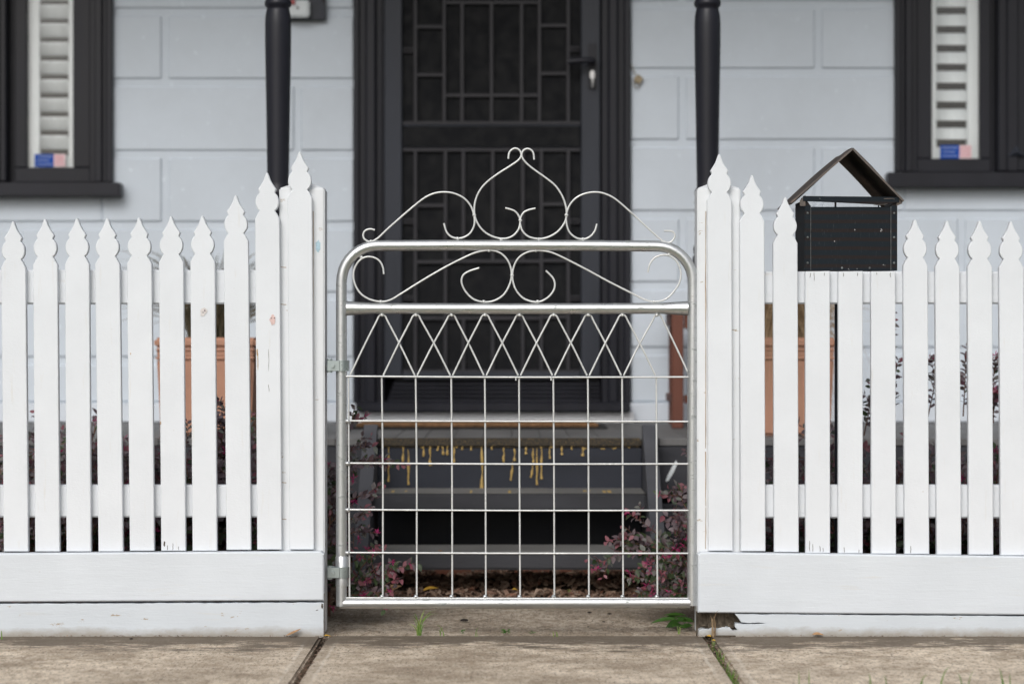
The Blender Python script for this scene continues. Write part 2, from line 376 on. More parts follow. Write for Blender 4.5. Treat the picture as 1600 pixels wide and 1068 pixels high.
# ---------------------------------------------------------------- the cottage
house = thing('cottage', 'pale grey weatherboard cottage front with charcoal trim, security door and two shuttered windows', 'house', (0, W, 0))
def rect_sub(rs, hole):
    out = []
    for (a, b_, c_, d_) in rs:
        e, f_, g_, h_ = hole
        if e >= b_ or f_ <= a or g_ >= d_ or h_ <= c_: out.append((a, b_, c_, d_)); continue
        if e > a: out.append((a, e, c_, d_))
        if f_ < b_: out.append((f_, b_, c_, d_))
        a2, b2 = max(a, e), min(b_, f_)
        if g_ > c_: out.append((a2, b2, c_, g_))
        if h_ < d_: out.append((a2, b2, h_, d_))
    return [r for r in out if r[1]-r[0] > .012 and r[3]-r[2] > .012]
holes = [(X(566, W), X(974, W), FL-.02, 2.55), (X(-330, W), X(160, W), Z(290, W), 2.35), (X(1412, W), X(1960, W), Z(274, W), 2.35)]
wl_ = MB()
rs = [(-4.2, 4.2, 0, 3.3)]
for h in holes: rs = rect_sub(rs, h)
for (a, b_, c_, d_) in rs: wl_.box(a, b_, W, W+.10, c_, d_, 0)
def blocks(xa, xb, lines, offs_a, offs_b, start):
    pitch = 1.02
    for i in range(len(lines)-1):
        zt, zb = lines[i], lines[i+1]
        off = offs_a if (i + start) % 2 == 0 else offs_b
        xs = [xa]; k = math.ceil((xa - off)/pitch)
        while off + k*pitch < xb: xs.append(off + k*pitch); k += 1
        xs.append(xb)
        for x0, x1 in zip(xs[:-1], xs[1:]):
            r_ = [(x0 + (.012 if x0 != xa else 0), x1 - (.012 if x1 != xb else 0), zb + .001, zt - .026)]
            for h in holes: r_ = rect_sub(r_, h)
            for (a, b_, c_, d_) in r_: wl_.box(a, b_, W-.0075, W+.004, c_, d_, .006)
L_ = [Z(p, W) for p in (-433, -321, -209, -97, 14, 124, 236, 347, 457, 558, 628)]
R_ = [Z(p, W) for p in (-445, -333, -221, -109, 3, 108, 219, 330, 441, 543, 628)]
blocks(-4.2, X(553, W), L_, X(258, W), X(465, W), 0)
blocks(X(985, W), 4.2, R_, X(1278, W), X(1066, W), 0)
wl_.build('wall', 'wall', house)
tb = MB(); tb.box(-4.2, 4.2, W-.022, W-.0005, FL+.003, Z(629, W), .003); tb.build('base_board', 'wallbase', house); tb = MB(); tb.box(X(545, W), X(990, W), W-.045, W-.024, FL+.002, Z(643, W), .003)
tb.build('base_trim', 'trim', house)
# door surround
da = MB()
for x0, x1, yf, b_ in ((553, 562, .030, .003), (562, 572, .018, .002), (572, 588, .040, .006), (588, 597, .014, .002)):
    da.box(X(x0, W), X(x1, W), W-yf, W+.06, Z(629, W)+.0, 2.6, b_)
for x0, x1, yf, b_ in ((975, 985, .030, .003), (965, 975, .018, .002), (950, 965, .040, .006), (940, 950, .014, .002)):
    da.box(X(x0, W), X(x1, W), W-yf, W+.06, Z(629, W)+.0, 2.6, b_)
da.box(X(553, W), X(985, W), W-.034, W+.06, 2.602, 2.68, .004)
da.box(X(597, W), X(600, W), W-.004, W+.06, Z(629, W), 2.6, .001)
da.build('door_frame', 'char', house)
th = MB(); th.box(X(556, W-.09), X(985, W-.09), W-.09, W+.06, Z(643, W-.09), Z(628, W-.09), .004)
for i in range(6):
    z1 = Z(626 - i*6.2, W); th.box(X(606+i*2, W), X(938, W), W-.03+i*.012, W+.06, z1-.002, z1+.0085, .0015)
th.build('door_sill', 'char', house)
# security door
YD = W - .002
sdr = MB()
sdr.box(X(600, YD), X(628, YD), YD, YD+.03, Z(590, YD), 2.58, .003); sdr.box(X(908, YD), X(938, YD), YD, YD+.03, Z(590, YD), 2.58, .003)
sdr.box(X(629, YD), X(907, YD), YD+.003, YD+.03, Z(592, YD), Z(581, YD), .002); sdr.box(X(629, YD), X(907, YD), YD+.004, YD+.03, Z(231, YD), Z(195, YD), .003)
sdr.box(X(629, YD), X(907, YD), YD+.003, YD+.03, 2.54, 2.58, .002)
door = sdr.build('security_door', 'charl', house); sub(door)
sm_ = MB(); sm_.box(X(627, YD), X(909, YD), YD+.022, YD+.028, Z(582, YD), 2.56, 0); sm_.build('door_mesh', 'mesh', door)
midr = MB(); midr.box(X(629, YD), X(907, YD), YD-.0005, YD+.02, Z(229, YD), Z(197, YD), .002); midr.build('door_rail', 'mesh', door)
gr = MB()
def bar(x0, y0, x1, y1, w=2.7):
    Yb = YD+.006
    if x0 == x1: gr.box(X(x0-w, Yb), X(x0+w, Yb), Yb, Yb+.012, Z(max(y0, y1), Yb), Z(min(y0, y1), Yb), .0015)
    else: gr.box(X(x0, Yb), X(x1, Yb), Yb+.001, Yb+.011, Z(y0+w, Yb), Z(y0-w, Yb), .0015)
TOP = -420
for x_ in (649, 888): bar(x_, 193, x_, TOP); bar(x_, 233, x_, 580)
for x_ in (694, 843): bar(x_, 190, x_, TOP); bar(x_+(2 if x_ < 800 else 3), 233, x_+(2 if x_ < 800 else 3), 580)
for x_ in (722, 815): bar(x_, 190, x_, 2); bar(x_+2, 235, x_+2, 408); bar(x_+2, 497, x_+2, 580)
bar(768, 190, 768, 2); bar(770, 235, 770, 408); bar(770, 497, 770, 580)
bar(629, 192, 907, 192); bar(629, 234, 907, 234); bar(629, 580, 907, 580)
for y_ in (42, 117): bar(651, y_, 692, y_); bar(845, y_-2, 886, y_-2)
for y_ in (78, -40): bar(629, y_-2, 647, y_-2, 1.5); bar(629, y_+3, 647, y_+3, 1.5); bar(890, y_-4, 907, y_-4, 1.5); bar(890, y_+1, 907, y_+1, 1.5)
for y_ in (4, 149): bar(696, y_, 841, y_)
for y_ in (-120, -270): bar(696, y_, 841, y_); bar(651, y_-30, 692, y_-30); bar(845, y_-30, 886, y_-30)
for y_ in (321, 409, 497): bar(651, y_, 694, y_); bar(848, y_-2, 886, y_-2)
for y_ in (345, 465): bar(629, y_-2, 647, y_-2, 1.5); bar(629, y_+3, 647, y_+3, 1.5); bar(890, y_-2, 907, y_-2, 1.5); bar(890, y_+3, 907, y_+3, 1.5)
bar(698, 408, 844, 408); bar(698, 497, 844, 497)
gr.build('grille', 'grille', door)
hp = MB(); Yh = YD-.008
hp.box(X(919, Yh), X(932, Yh), Yh, Yh+.007, Z(139, Yh), Z(68, Yh), .003, seg=2)
hp.tube(spline([(X(925, Yh), Yh, Z(97, Yh)), (X(925, Yh), Yh-.04, Z(97, Yh)), (X(921, Yh), Yh-.047, Z(97, Yh)), (X(905, Yh), Yh-.049, Z(97.5, Yh)), (X(888, Yh), Yh-.046, Z(98.5, Yh))]), .012, 10)
hp.build('handle', 'char', door)
lk = MB(); lk.box(X(922, Yh), X(929, Yh), Yh-.014, Yh, Z(124, Yh), Z(111, Yh), .003, seg=2)
lk.tube([(X(925.5, Yh), Yh-.03, Z(128, Yh)), (X(925.5, Yh), Yh-.03, Z(138, Yh))], [.006, .003], 8); lk.box(X(924.5, Yh), X(926.5, Yh), Yh-.042, Yh-.02, Z(131, Yh), Z(112, Yh), .001)
lk.build('lock', 'keysteel', door)
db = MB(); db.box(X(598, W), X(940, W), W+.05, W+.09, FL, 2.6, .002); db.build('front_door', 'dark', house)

# windows
def window(lab, xo, edges, ylev, dirn, sill_end, pitch, tilt, louv_x, nlou, stick):
    """edges in photo pixels from the outer edge of the trim towards the middle light"""
    a0, a1, j1, s1, g1, s2, gp, m1 = edges; gb, sb, sillb = ylev
    def bx(mb, p, q, y0, y1, z0, z1, b_=.003): mb.box(min(X(p, W), X(q, W)), max(X(p, W), X(q, W)), y0, y1, z0, z1, b_)
    T = 2.32; zs = Z(sb, W)
    f = MB(); bx(f, a0, a0+(a1-a0)*.35, W-.034, W+.03, zs, T+.06); bx(f, a0+(a1-a0)*.35, a0+(a1-a0)*.6, W-.02, W+.03, zs, T+.06); bx(f, a0+(a1-a0)*.6, a1, W-.028, W+.03, zs, T+.06)
    bx(f, a1, j1, W-.006, W+.05, zs, T); bx(f, a0, a0 + dirn*520, W-.034, W+.03, T+.062, T+.13)
    bx(f, gp, m1, W-.022, W+.07, zs, T, .006); bx(f, gp+(m1-gp)*.3, m1-(m1-gp)*.3, W-.034, W-.02, zs, T, .004)
    win = f.build('window', 'char', house, label=lab); sub(win)
    s = MB(); bx(s, j1, s1, W+.012, W+.045, Z(gb, W), T); bx(s, g1, s2, W+.012, W+.045, Z(gb, W), T); bx(s, j1, s2, W+.010, W+.045, zs+.001, Z(gb, W)-.0005); bx(s, s2, gp, W+.035, W+.06, zs, T, .001)
    w0 = m1 + dirn*18; w1 = m1 + dirn*210
    bx(s, m1, w0, W+.012, W+.045, zs, T); bx(s, w1, w1+dirn*20, W+.012, W+.045, zs, T); bx(s, w0, w1, W+.010, W+.045, zs, Z(gb, W)); bx(s, w1+dirn*20, w1+dirn*60, W-.02, W+.05, zs, T)
    s.build('sash', 'char', win)
    si = MB(); si.box(min(X(sill_end, W), X(a0+dirn*520, W)), max(X(sill_end, W), X(a0+dirn*520, W)), W-.075, W+.05, Z(sillb, W-.07), Z(sb, W-.07), .005, seg=2)
    si.build('sill', 'char', win)
    for k, (p, q) in enumerate(((s1, g1), (w0, w1))):
        gg = MB(); bx(gg, p, q, W+.026, W+.030, Z(gb, W), T, 0); gg.build('pane', 'glass', win)
        sf = MB(); ya, yb = W+.048, W+.072
        if k == 0: l0, l1 = louv_x; p0, q0 = min(p, q)-4, max(p, q)+4
        else: p0, q0 = min(p, q)-2, max(p, q)+2; l0, l1 = p0+16, q0-16
        bx(sf, p0, l0, ya, yb, Z(gb, W)-.02, T); bx(sf, l1, q0, ya, yb, Z(gb, W)-.02, T)
        bx(sf, l0, l1, ya+.001, yb, Z(gb, W)-.02, Z(gb - 19, W)); bx(sf, l0, l1, ya+.001, yb, T-.06, T)
        shf = sf.build('shutter', 'shutter', win)
        lv = MB(); z = Z(gb-19, W) + .02
        i = 0
        while z < T-.09:
            hh = .030; cz = z + hh; th_ = tilt + rnd.uniform(-.05, .05)
            prof = []
            for q in range(12):
                an = 2*math.pi*q/12; u, v = .030*math.cos(an), .0045*math.sin(an)
                prof.append((u*math.cos(th_) - v*math.sin(th_), u*math.sin(th_) + v*math.cos(th_)))
            xa, xb = X(l0, W)+.001, X(l1, W)-.001; vs = [(xa, W+.06+a, cz+b_) for a, b_ in prof] + [(xb, W+.06+a, cz+b_) for a, b_ in prof]
            lv.add(vs, [(q, (q+1) % 12, (q+1) % 12+12, q+12) for q in range(12)] + [tuple(range(12)), tuple(range(12, 24))[::-1]], True)
            z += pitch; i += 1
        lv.build('louvre_blades', 'shutter', win)
    bk = MB(); bx(bk, a0, a0+dirn*520, W+.35, W+.40, .6, 2.5, 0); bk.box(min(X(a0, W), X(a0+dirn*520, W)), max(X(a0, W), X(a0+dirn*520, W)), W+.101, W+.35, .6, .62, 0); bk.build('room_shade_backing', 'dark', win)  # near-black sheets stand in for the shade of the unlit room
    x0, x1, xm, y0, y1 = stick; ys = W+.024
    st = MB(); st.box(X(x0, W), X(xm, W), ys, ys+.0015, Z(y1, W), Z(y0, W), 0)
    so_ = st.build('sticker', 'blue', win)
    st = MB(); st.box(X(xm, W), X(x1, W), ys, ys+.0015, Z(y1, W), Z(y0, W), 0); st.build('sticker', 'pink', win)
    st = MB(); n = 5
    for r_ in range(3):
        zz = Z(y0 + (y1-y0)*(.2 + .3*r_), W); pts = []
        for q in range(14): pts.append((X(x0+3, W) + (X(xm-3, W)-X(x0+3, W))*q/13*(.85 if r_ == 1 else 1), ys-.0012, zz + (.0022 if r_ == 1 else .0012)*(-1)**q*rnd.uniform(.3, 1)))
        st.tube(pts, .0011, 4)
    st.build('sticker_writing', 'ink', win)
    st = MB()
    for r_ in range(4):
        for q in range(4): st.box(X(xm+1.5+q*(x1-xm-2)/4, W), X(xm+1.5+(q+.6)*(x1-xm-2)/4, W), ys-.0015, ys-.0002, Z(y0+2.5+(r_+.5)*(y1-y0-3)/4, W), Z(y0+2.5+r_*(y1-y0-3)/4, W), 0)
    st.build('sticker_writing', 'inkred', win)
    return win
wL = window('left window, white shutter louvres mostly closed', 0, (178, 150, 140, 113, 41, 22, 12, -22), (261, 285, 307), -1, 193, 29.3/427, R(-56), (58, 103), 12, (52, 100, 82, 240, 260))
wR = window('right window, white shutter louvres open with dark gaps', 0, (1396, 1424, 1433, 1457, 1532, 1549, 1557, 1602), (247, 269, 293), 1, 1382, 29.7/427, R(54), (1467, 1515), 12, (1471, 1520, 1501, 226, 247))
# small pyramid ornament on the right window mullion
py = MB(); yo = W-.034
py.add([(X(1571, W), yo, Z(246, W)), (X(1600, W), yo, Z(246, W)), (X(1585, W), yo, Z(228, W)), (X(1585, W), yo-.016, Z(240, W))], [(0, 1, 3), (1, 2, 3), (2, 0, 3)])
py.build('ornament', 'charl', wR)
# veranda
vf = MB(); x = -3.6
while x < 3.6:
    vf.box(x, x+.0885, 1.30, W-.001, FL-.022, FL+rnd.uniform(-.0006, .0006), .0015); x += .090
vf.build('veranda_floor', 'floor', house)
fb = MB(); fb.box(-3.6, -.452, 1.303, 1.325, FL-.17, FL-.024, .003); fb.box(.438, 3.6, 1.303, 1.325, FL-.17, FL-.024, .003)
fb.box(-3.6, -.452, 1.306, 1.325, .10, FL-.20, .003); fb.box(.438, 3.6, 1.306, 1.325, .10, FL-.20, .003)
fb.box(-3.6, 3.6, 1.345, 1.39, FL-.12, FL-.023, .003)
fb.build('fascia_board', 'step', house)
wp = MB()
wp.prism([(X(1040, 1.29), Z(752, 1.29)), (X(1043, 1.29), Z(743, 1.29)), (X(1052, 1.29), Z(726, 1.29)), (X(1057, 1.29), Z(719, 1.29)), (X(1059, 1.29), Z(724, 1.29)), (X(1053, 1.29), Z(738, 1.29)), (X(1045, 1.29), Z(751, 1.29))], 1.3005, 1.3028, 0)
wp.build('paint_smear', 'shutter', house)
bf = MB(); bf.box(-.46, .44, 1.20, 1.26, 0, .092, .004); bf.build('brick_footing', 'brick', house)
bb = MB(); bb.box(-3.6, 3.6, 1.41, 1.42, 0, FL-.025, 0); bb.build('under_floor_blackout', 'riser', house)  # dark board added so the void under the floor reads black
YP = 1.42
def vpost(px):
    cx = X(px, YP); w = .0433; mb = MB()
    zf = FL
    mb.box(cx-w, cx+w, YP-w, YP+w, zf+.001, Z(398, YP), .004)
    k = .0395
    def zz(p): return Z(p, YP)
    prof = [(.030, zz(400)), (k+.004, zz(396)), (k+.005, zz(388)), (k, zz(381)), (k-.006, zz(379)), (k-.001, zz(373)), (k-.001, zz(370)), (k-.006, zz(366)), (k, zz(360)), (k, zz(356)), (k-.007, zz(351)), (k-.008, zz(341)), (k-.007, zz(335)), (k, zz(331)), (k, zz(328)), (k-.006, zz(323)), (k+.001, zz(318)), (k+.001, zz(314)), (k-.006, zz(309)), (k+.001, zz(303)), (k+.001, zz(299)), (k-.006, zz(293)), (.0335, zz(285))]
    prof += [(.034, zz(270)), (.0362, zz(200)), (.0385, zz(130)), (.0405, zz(70)), (.0408, zz(40)), (.0395, zz(26)), (.036, zz(17)), (.0345, zz(13)), (.0405, zz(10)), (.042, zz(6)), (.0405, zz(2)), (.035, zz(-1)), (.0345, zz(-10)), (.039, zz(-14)), (.039, zz(-20)), (.033, zz(-26))]
    mb.lathe(cx, YP, prof, 32)
    mb.box(cx-w, cx+w, YP-w, YP+w, zz(-26), 2.85, .005)
    mb.build('veranda_post', 'char', house)
vpost(434.5); vpost(1105.5)
for x_ in (-2.15, 2.05):
    pass
vr = MB(); n = 240
vs = []
for i in range(n+1):
    x = -3.7 + 7.4*i/n; dz = .009*math.sin(i*math.pi/2)
    vs += [(x, 1.25, 2.92+dz), (x, W+.02, 3.15+dz), (x, 1.25, 2.90+dz), (x, W+.02, 3.13+dz)]
for i in range(n):
    a = 4*i; vr.add([], []); vr.f += [(a, a+4, a+5, a+1), (a+2, a+3, a+7, a+6), (a, a+2, a+6, a+4)]; vr.sm += [True]*3
vr.v = [tuple(v) for v in vs]
vr.build('veranda_roof', 'roofm', house)
vb = MB(); vb.box(-3.6, 3.6, YP-.045, YP+.045, 2.851, 2.94, .004); vb.build('veranda_beam', 'char', house)

# power point on its block, key safe
pw = thing('power_outlet', 'white outdoor power switch on a charcoal block beside the left veranda post', 'power outlet', (X(482, W), W, Z(20, W)))
q = MB(); q.box(X(438, W), X(510, W), W-.040, W-.0085, Z(34, W), Z(-60, W), .004, seg=2); q.build('mounting_block', 'charl', pw)
q = MB(); q.box(X(454, W), X(486, W), W-.075, W-.0405, Z(31, W), Z(5, W), .006, seg=2); q.build('switch_box', 'plastic', pw)
q = MB(); q.box(X(458, W), X(464, W), W-.088, W-.076, Z(12, W), Z(5.5, W), .002); q.build('toggle', 'red', pw)
q = MB(); q.tube([(X(507, W), W-.043, Z(4, W)), (X(507, W), W-.0405, Z(4, W))], .005, 10); q.build('screw', 'stone', pw); q = MB(); q.tube([(X(468, W), W-.078, Z(17, W)), (X(468, W), W-.0755, Z(17, W))], .004, 10); q.build('screw', 'stone', pw)
ks = thing('padlock', 'small tarnished padlock hanging from a nail on the wall right of the door', 'padlock', (X(996, W), W, Z(125, W)))
q = MB(); q.box(-.014, .014, -.008, .008, -.014, .014, .003, Matrix.Translation((X(997, W), W-.020, Z(125, W))) @ Matrix.Rotation(R(38), 4, 'Y'), 2); q.build('body', 'brass', ks)
q = MB(); q.tube(spline([(X(990, W), W-.018, Z(128, W)), (X(991, W), W-.02, Z(136, W)), (X(996, W), W-.02, Z(139, W)), (X(1000, W), W-.018, Z(133, W))], 4), .0016, 6)
q.build('shackle', 'brass', ks); q = MB(); q.tube([(X(986, W), W-.012, Z(103, W)), (X(993, W), W-.02, Z(118, W))], .0014, 6); q.tube([(X(987, W), W-.001, Z(104, W)), (X(986, W), W-.02, Z(103, W))], .0022, 6); q.build('nail_wire', 'brass', ks)

# ---------------------------------------------------------------- porch steps
st = thing('porch_steps', 'charcoal painted timber porch steps with open lower riser and gold streaks below the top tread', 'steps', (0, .9, 0))
SX0, SX1 = -.4085, .3955
noses = [(.77, .1415), (1.02, .293)]
q = MB()
for y_, z_ in noses:
    q = MB(); q.box(SX0, SX1, y_, y_+.262, z_-.049, z_, .006, seg=2); tr_ = q.build('tread', 'step', st); sub(tr_)
    q = MB(); q.box(SX0+.003, SX1-.003, y_+.004, y_+.255, z_+.0003, z_+.0018, 0); q.build('tread_surface', 'tread', tr_)
q = MB(); q.box(SX0, SX1, 1.265, 1.299, FL-.026, FL+.0022, .006, seg=2); q.build('nosing', 'grip', st)
q = MB(); q.box(SX0, SX1, 1.27, 1.292, .292, FL-.028, .002); rs_ = q.build('riser', 'riser', st); sub(rs_)
q = MB()
yy = 1.266
for px, a, b_, w_ in ((607, 698, 752, 3), (630, 698, 722, 3), (638, 702, 757, 3.4), (662, 697, 713, 3), (672, 697, 727, 3), (692, 697, 710, 3), (699, 696, 711, 3), (709, 698, 722, 3), (753, 697, 762, 4), (787, 699, 722, 3), (804, 700, 720, 2.6), (801, 722, 750, 3.4), (822, 698, 709, 3), (833, 699, 722, 3), (839, 699, 757, 3), (846, 700, 748, 3), (832, 726, 746, 3.2), (859, 699, 716, 2), (878, 697, 710, 3), (911, 698, 712, 3), (684, 697, 703, 2.4), (722, 697, 702, 2.4), (736, 697, 703, 2.2), (768, 697, 702, 2.4), (893, 697, 702, 2)):
    pts = []; rr = []
    for k in range(7):
        u = k/6; pts.append((X(px + rnd.uniform(-.7, .7) - (3 if px in (801, 832) else 0)*u*u, yy), yy+.003, Z(a + (b_-a)*u, yy))); rr.append((.0024 + .0014*math.sin(u*9+px))*w_/3 + (.0012 if k >= 5 else 0))
    rr[0] *= .6; q = MB(); q.tube(pts, [max(.0012, r) for r in rr], 7); q.build('adhesive_drip', 'gold', rs_)
q = MB()
for i in range(9):
    px = rnd.uniform(605, 1000); z_ = Z(698+rnd.random()**2*4, yy); q.box(X(px, yy), X(px+rnd.uniform(2, 8), yy), yy+.001, yy+.005, z_-.002, z_+.001, .0005)
for i in range(40):
    px = rnd.uniform(600, 1010); z_ = Z(768+rnd.uniform(-4, 3), 1.05); q.box(X(px, 1.05), X(px+rnd.uniform(1.5, 6), 1.05), 1.025+rnd.uniform(0, .1), 1.03+rnd.uniform(0.1, .12), .2945, .2955, 0) if i < 8 else None
q.build('adhesive_specks', 'gold', rs_)
for sx, w in ((-1, 0), (1, 0)):
    xc0, xc1 = (-.4505, -.4095) if sx < 0 else (.3965, .4365)
    pts = [(.66, .0), (1.299, .0), (1.299, FL+.040), (1.262, FL+.044), (.69, .10), (.66, .07)]
    q = MB(); q.prism([(a, b_) for a, b_ in pts], xc0, xc1, .002, 'x'); q.build('stringer', 'stringer', st)
# doormat
dm = thing('doormat', 'brown coir doormat with a black rubber edge lying before the front door', 'doormat', (-.1, 2.3, FL))
q = MB(); q.box(-.565, .325, 2.07, 2.44, FL+.0015, FL+.007, .002); q.build('rubber_base', 'rubber', dm)
q = MB(); q.box(-.53, .295, 2.09, 2.42, FL+.0075, FL+.018, .006, seg=2); q.build('coir_pile', 'coir', dm)
# timber stool / side bench
be = thing('timber_bench', 'red brown slatted timber bench against the wall right of the door', 'bench', (.85, 2.3, FL))
def leg(xa, xb, ya, yb, top): 
    q = MB(); q.box(xa, xb, ya, yb, FL+.001, top, .003); q.build('leg', 'timber', be)
zt = Z(486, 2.16)
leg(X(1050, 2.14), X(1068, 2.14), 2.14, 2.19, zt-.001); leg(X(1046, 2.55), X(1064, 2.55), 2.55, 2.60, zt-.001)
leg(X(1190, 2.14)-.04, X(1190, 2.14), 2.14, 2.19, zt-.001); leg(X(1190, 2.14)-.04, X(1190, 2.14), 2.55, 2.60, zt-.001)
q = MB()
for i in range(5): q.box(X(1043, 2.14), X(1194, 2.14), 2.13+i*.098, 2.215+i*.098, zt, zt+.022, .003)
q.build('seat', 'timber', be)
q = MB(); q.box(X(1069, 2.15), X(1190, 2.15)-.041, 2.15, 2.175, zt-.06, zt-.002, .003); q.box(X(1069, 2.15), X(1190, 2.15)-.041, 2.15, 2.175, Z(630, 2.15), Z(617, 2.15), .003)
q.box(X(1052, 2.15), X(1066, 2.15), 2.191, 2.549, zt-.05, zt-.003, .003); q.box(X(1052, 2.15), X(1066, 2.15), 2.191, 2.549, Z(630, 2.15), Z(617, 2.15), .003); q.build('rail', 'timber', be)
# pots
def pot(px0, px1, label):
    y0 = 1.50; x0, x1 = X(px0, y0), X(px1, y0); w = x1-x0; cx = (x0+x1)/2; cy = y0+w/2; zt = Z(527, y0)
    t_ = thing('terracotta_planter', label, 'planter', (cx, cy, FL), 'terracotta planters on the veranda')
    def ring(mb, hw, za, zb, hw2=None, b=0.004):
        hw2 = hw if hw2 is None else hw2; bm = bmesh.new(); bmesh.ops.create_cube(bm, size=2)
        for v in bm.verts:
            h_ = hw2 if v.co.z > 0 else hw; v.co = Vector((cx + v.co.x*h_, cy + v.co.y*h_, zb if v.co.z > 0 else za))
        bmesh.ops.bevel(bm, geom=bm.edges[:], offset=b, segments=3, affect='EDGES'); mb.frombm(bm)
    q = MB(); ring(q, w*.44, FL+.001, zt-.066, w*.475, .008); q.build('body', 'terra', t_)
    q = MB()
    ring(q, w*.485, zt-.072, zt-.058, None, .005); ring(q, w*.472, zt-.059, zt-.042, None, .003); ring(q, w*.489, zt-.045, zt-.034, None, .005)
    for s_, (a, b_, c_, d_) in enumerate(((cx-w/2, cx+w/2, cy-w/2, cy-w/2+.03), (cx-w/2, cx+w/2, cy+w/2-.03, cy+w/2), (cx-w/2, cx-w/2+.03, cy-w/2+.031, cy+w/2-.031), (cx+w/2-.03, cx+w/2, cy-w/2+.031, cy+w/2-.031))):
        q.box(a, b_, c_, d_, zt-.033, zt, .009, seg=3)
    q.build('rim', 'terra', t_)
    q = MB(); q.box(cx-w/2+.032, cx+w/2-.032, cy-w/2+.032, cy+w/2-.032, zt-.032, zt-.02, .002); q.build('potting_soil', 'soil', t_)
    return cx, cy, zt, w
c1 = pot(240, 400, 'square terracotta planter holding dark sedge, left of the steps behind the fence')
c2 = pot(1150, 1308, 'square terracotta planter holding dry tan grass, right of the gate behind the fence')
q = MB()
for i in range(620):
    a = rnd.uniform(0, 6.28); r_ = rnd.random()**.5*.07; L = rnd.uniform(.12, .34); out = rnd.uniform(.03, .34)
    p = (c1[0]+r_*math.cos(a), c1[1]+r_*math.sin(a), c1[2]-.021); q.blade(p, (p[0]+out*math.cos(a), p[1]+out*math.sin(a)*.8, p[2]+L), rnd.uniform(.0015, .0035), rnd.uniform(0, .12))
tag(q.build('sedge_plant', 'sedge'), 'wispy dark sedge growing in the left terracotta planter', 'plant')
q = MB()
for i in range(1500):
    a = rnd.uniform(0, 6.28); r_ = rnd.random()**.5*.11; L = rnd.uniform(.08, .24); out = rnd.uniform(.02, .24)
    p = (c2[0]+r_*math.cos(a), c2[1]+r_*math.sin(a), c2[2]-.021); q.blade(p, (p[0]+out*math.cos(a), p[1]+out*math.sin(a)*.9, p[2]+L), rnd.uniform(.0015, .003), rnd.uniform(0, .42)*(1 if out > .1 else .3), 7)
tag(q.build('dry_grass_plant', 'grassdry'), 'drooping tan dry grass in the right terracotta planter', 'plant')
# dark stake behind the fence
sk = MB(); ysk = .09
sk.box(X(1305, ysk), X(1309.5, ysk), ysk, ysk+.016, .0, Z(424, ysk)-.002, .002); sk.box(X(1302, ysk), X(1311, ysk), ysk-.003, ysk+.018, .0, .02, .002)
tag(sk.build('steel_stake', 'char'), 'thin black steel stake standing behind the fence under the letterbox', 'stake')

# ---------------------------------------------------------------- picket fences
def picket_outline(cx0, cx1, ztip, zbot, hw=.0308, chipseed=0):
    pr = [(0, .0014), (.004, .0036), (.010, .0056), (.016, .0076), (.022, .0103), (.028, .0138), (.034, .0178), (.0395, .0214), (.0420, .0224), (.0470, .0200), (.0495, .0194)]
    for k in range(11):
        an = R(-56 + 112*k/10); pr.append((.0730 + .0285*math.sin(an)*.93, .0292 - .0215*(1-math.cos(an))))
    pr += [(.0985, .0208), (.1010, .0232), (.1160, hw)]
    rp = random.Random(chipseed); H = ztip - zbot
    def cxx(z): return cx1 + (cx0-cx1)*(z-zbot)/H
    Rr = [(cxx(ztip-d) + w*rp.uniform(.99, 1.01), ztip-d) for d, w in pr] + [(cx1+hw, zbot)]
    Ll = [(cxx(ztip-d) - w*rp.uniform(.99, 1.01), ztip-d) for d, w in pr] + [(cx1-hw, zbot)]
    return Ll + Rr[::-1]
PK = 1/620.0
def fence(label, pts, name, postx, px_end, boards, extra=None):
    f = thing(name, label, 'fence', (X((postx[0]+postx[1])/2), .05, 0), 'white picket fences either side of the gate')
    pk = {}
    for i, (xt, xb, yt, yb, flat) in enumerate(pts):
        yo = 0 + rnd.uniform(-.0007, .0007); mb = MB()
        if flat: mb.prism([(X(xt)-.0308, Z(yt)), (X(xb)-.0308, Z(yb)), (X(xb)+.0308, Z(yb)), (X(xt)+.0308, Z(yt)+.001)], yo, yo+.019, .0015)
        else: mb.prism(picket_outline(X(xt), X(xb), Z(yt), Z(yb), chipseed=i+int(xt)), yo, yo+.019, .0016)
        # filled nail heads
        for yn in (450, 783):
            if rnd.random() < .35: continue
            cx = X(xt + (xb-xt)*(yn-340)/520) + rnd.uniform(-.006, .006)
            mb.tube([(cx, yo-.0004, Z(yn)+.002), (cx, yo+.002, Z(yn)+.002)], .0028, 10)
        o = mb.build('picket', 'picket', f); pk[xt] = sub(o)
    return f, pk
Lp = [(-30, -25, 347, 861, 0), (20, 25, 346, 861, 0), (70, 74, 342, 861, 0), (120, 123, 341, 861, 0), (167, 173, 341, 861, 0), (217, 222, 340, 860, 0), (267, 271, 338, 860, 0), (316, 320, 337, 860, 0), (368, 373, 305, 858.5, 0), (417, 421, 270, 858, 0), (468, 471.5, 237, 858, 0)]
Rp = [(1124, 1126, 241, 860, 0), (1175, 1177, 274, 860.5, 0), (1227, 1229, 308, 862, 0), (1277.5, 1278, 424, 863.5, 1), (1329, 1329, 424, 864, 1), (1380, 1381, 424, 864.5, 1), (1430, 1433, 343, 865, 0), (1480, 1483, 345, 866, 0), (1531, 1533, 345, 866, 0), (1580, 1583, 346, 867, 0), (1630, 1633, 347, 867, 0), (1681, 1683, 347, 867, 0)]
fl, pl = fence('white picket fence left of the gate, stepping up to the hinge post', Lp, 'picket_fence', (436, 502), 0, 0)
fr_, prr = fence('white picket fence right of the gate, carrying the letterbox, its bottom board rotted', Rp, 'picket_fence', (1089, 1157), 0, 0)
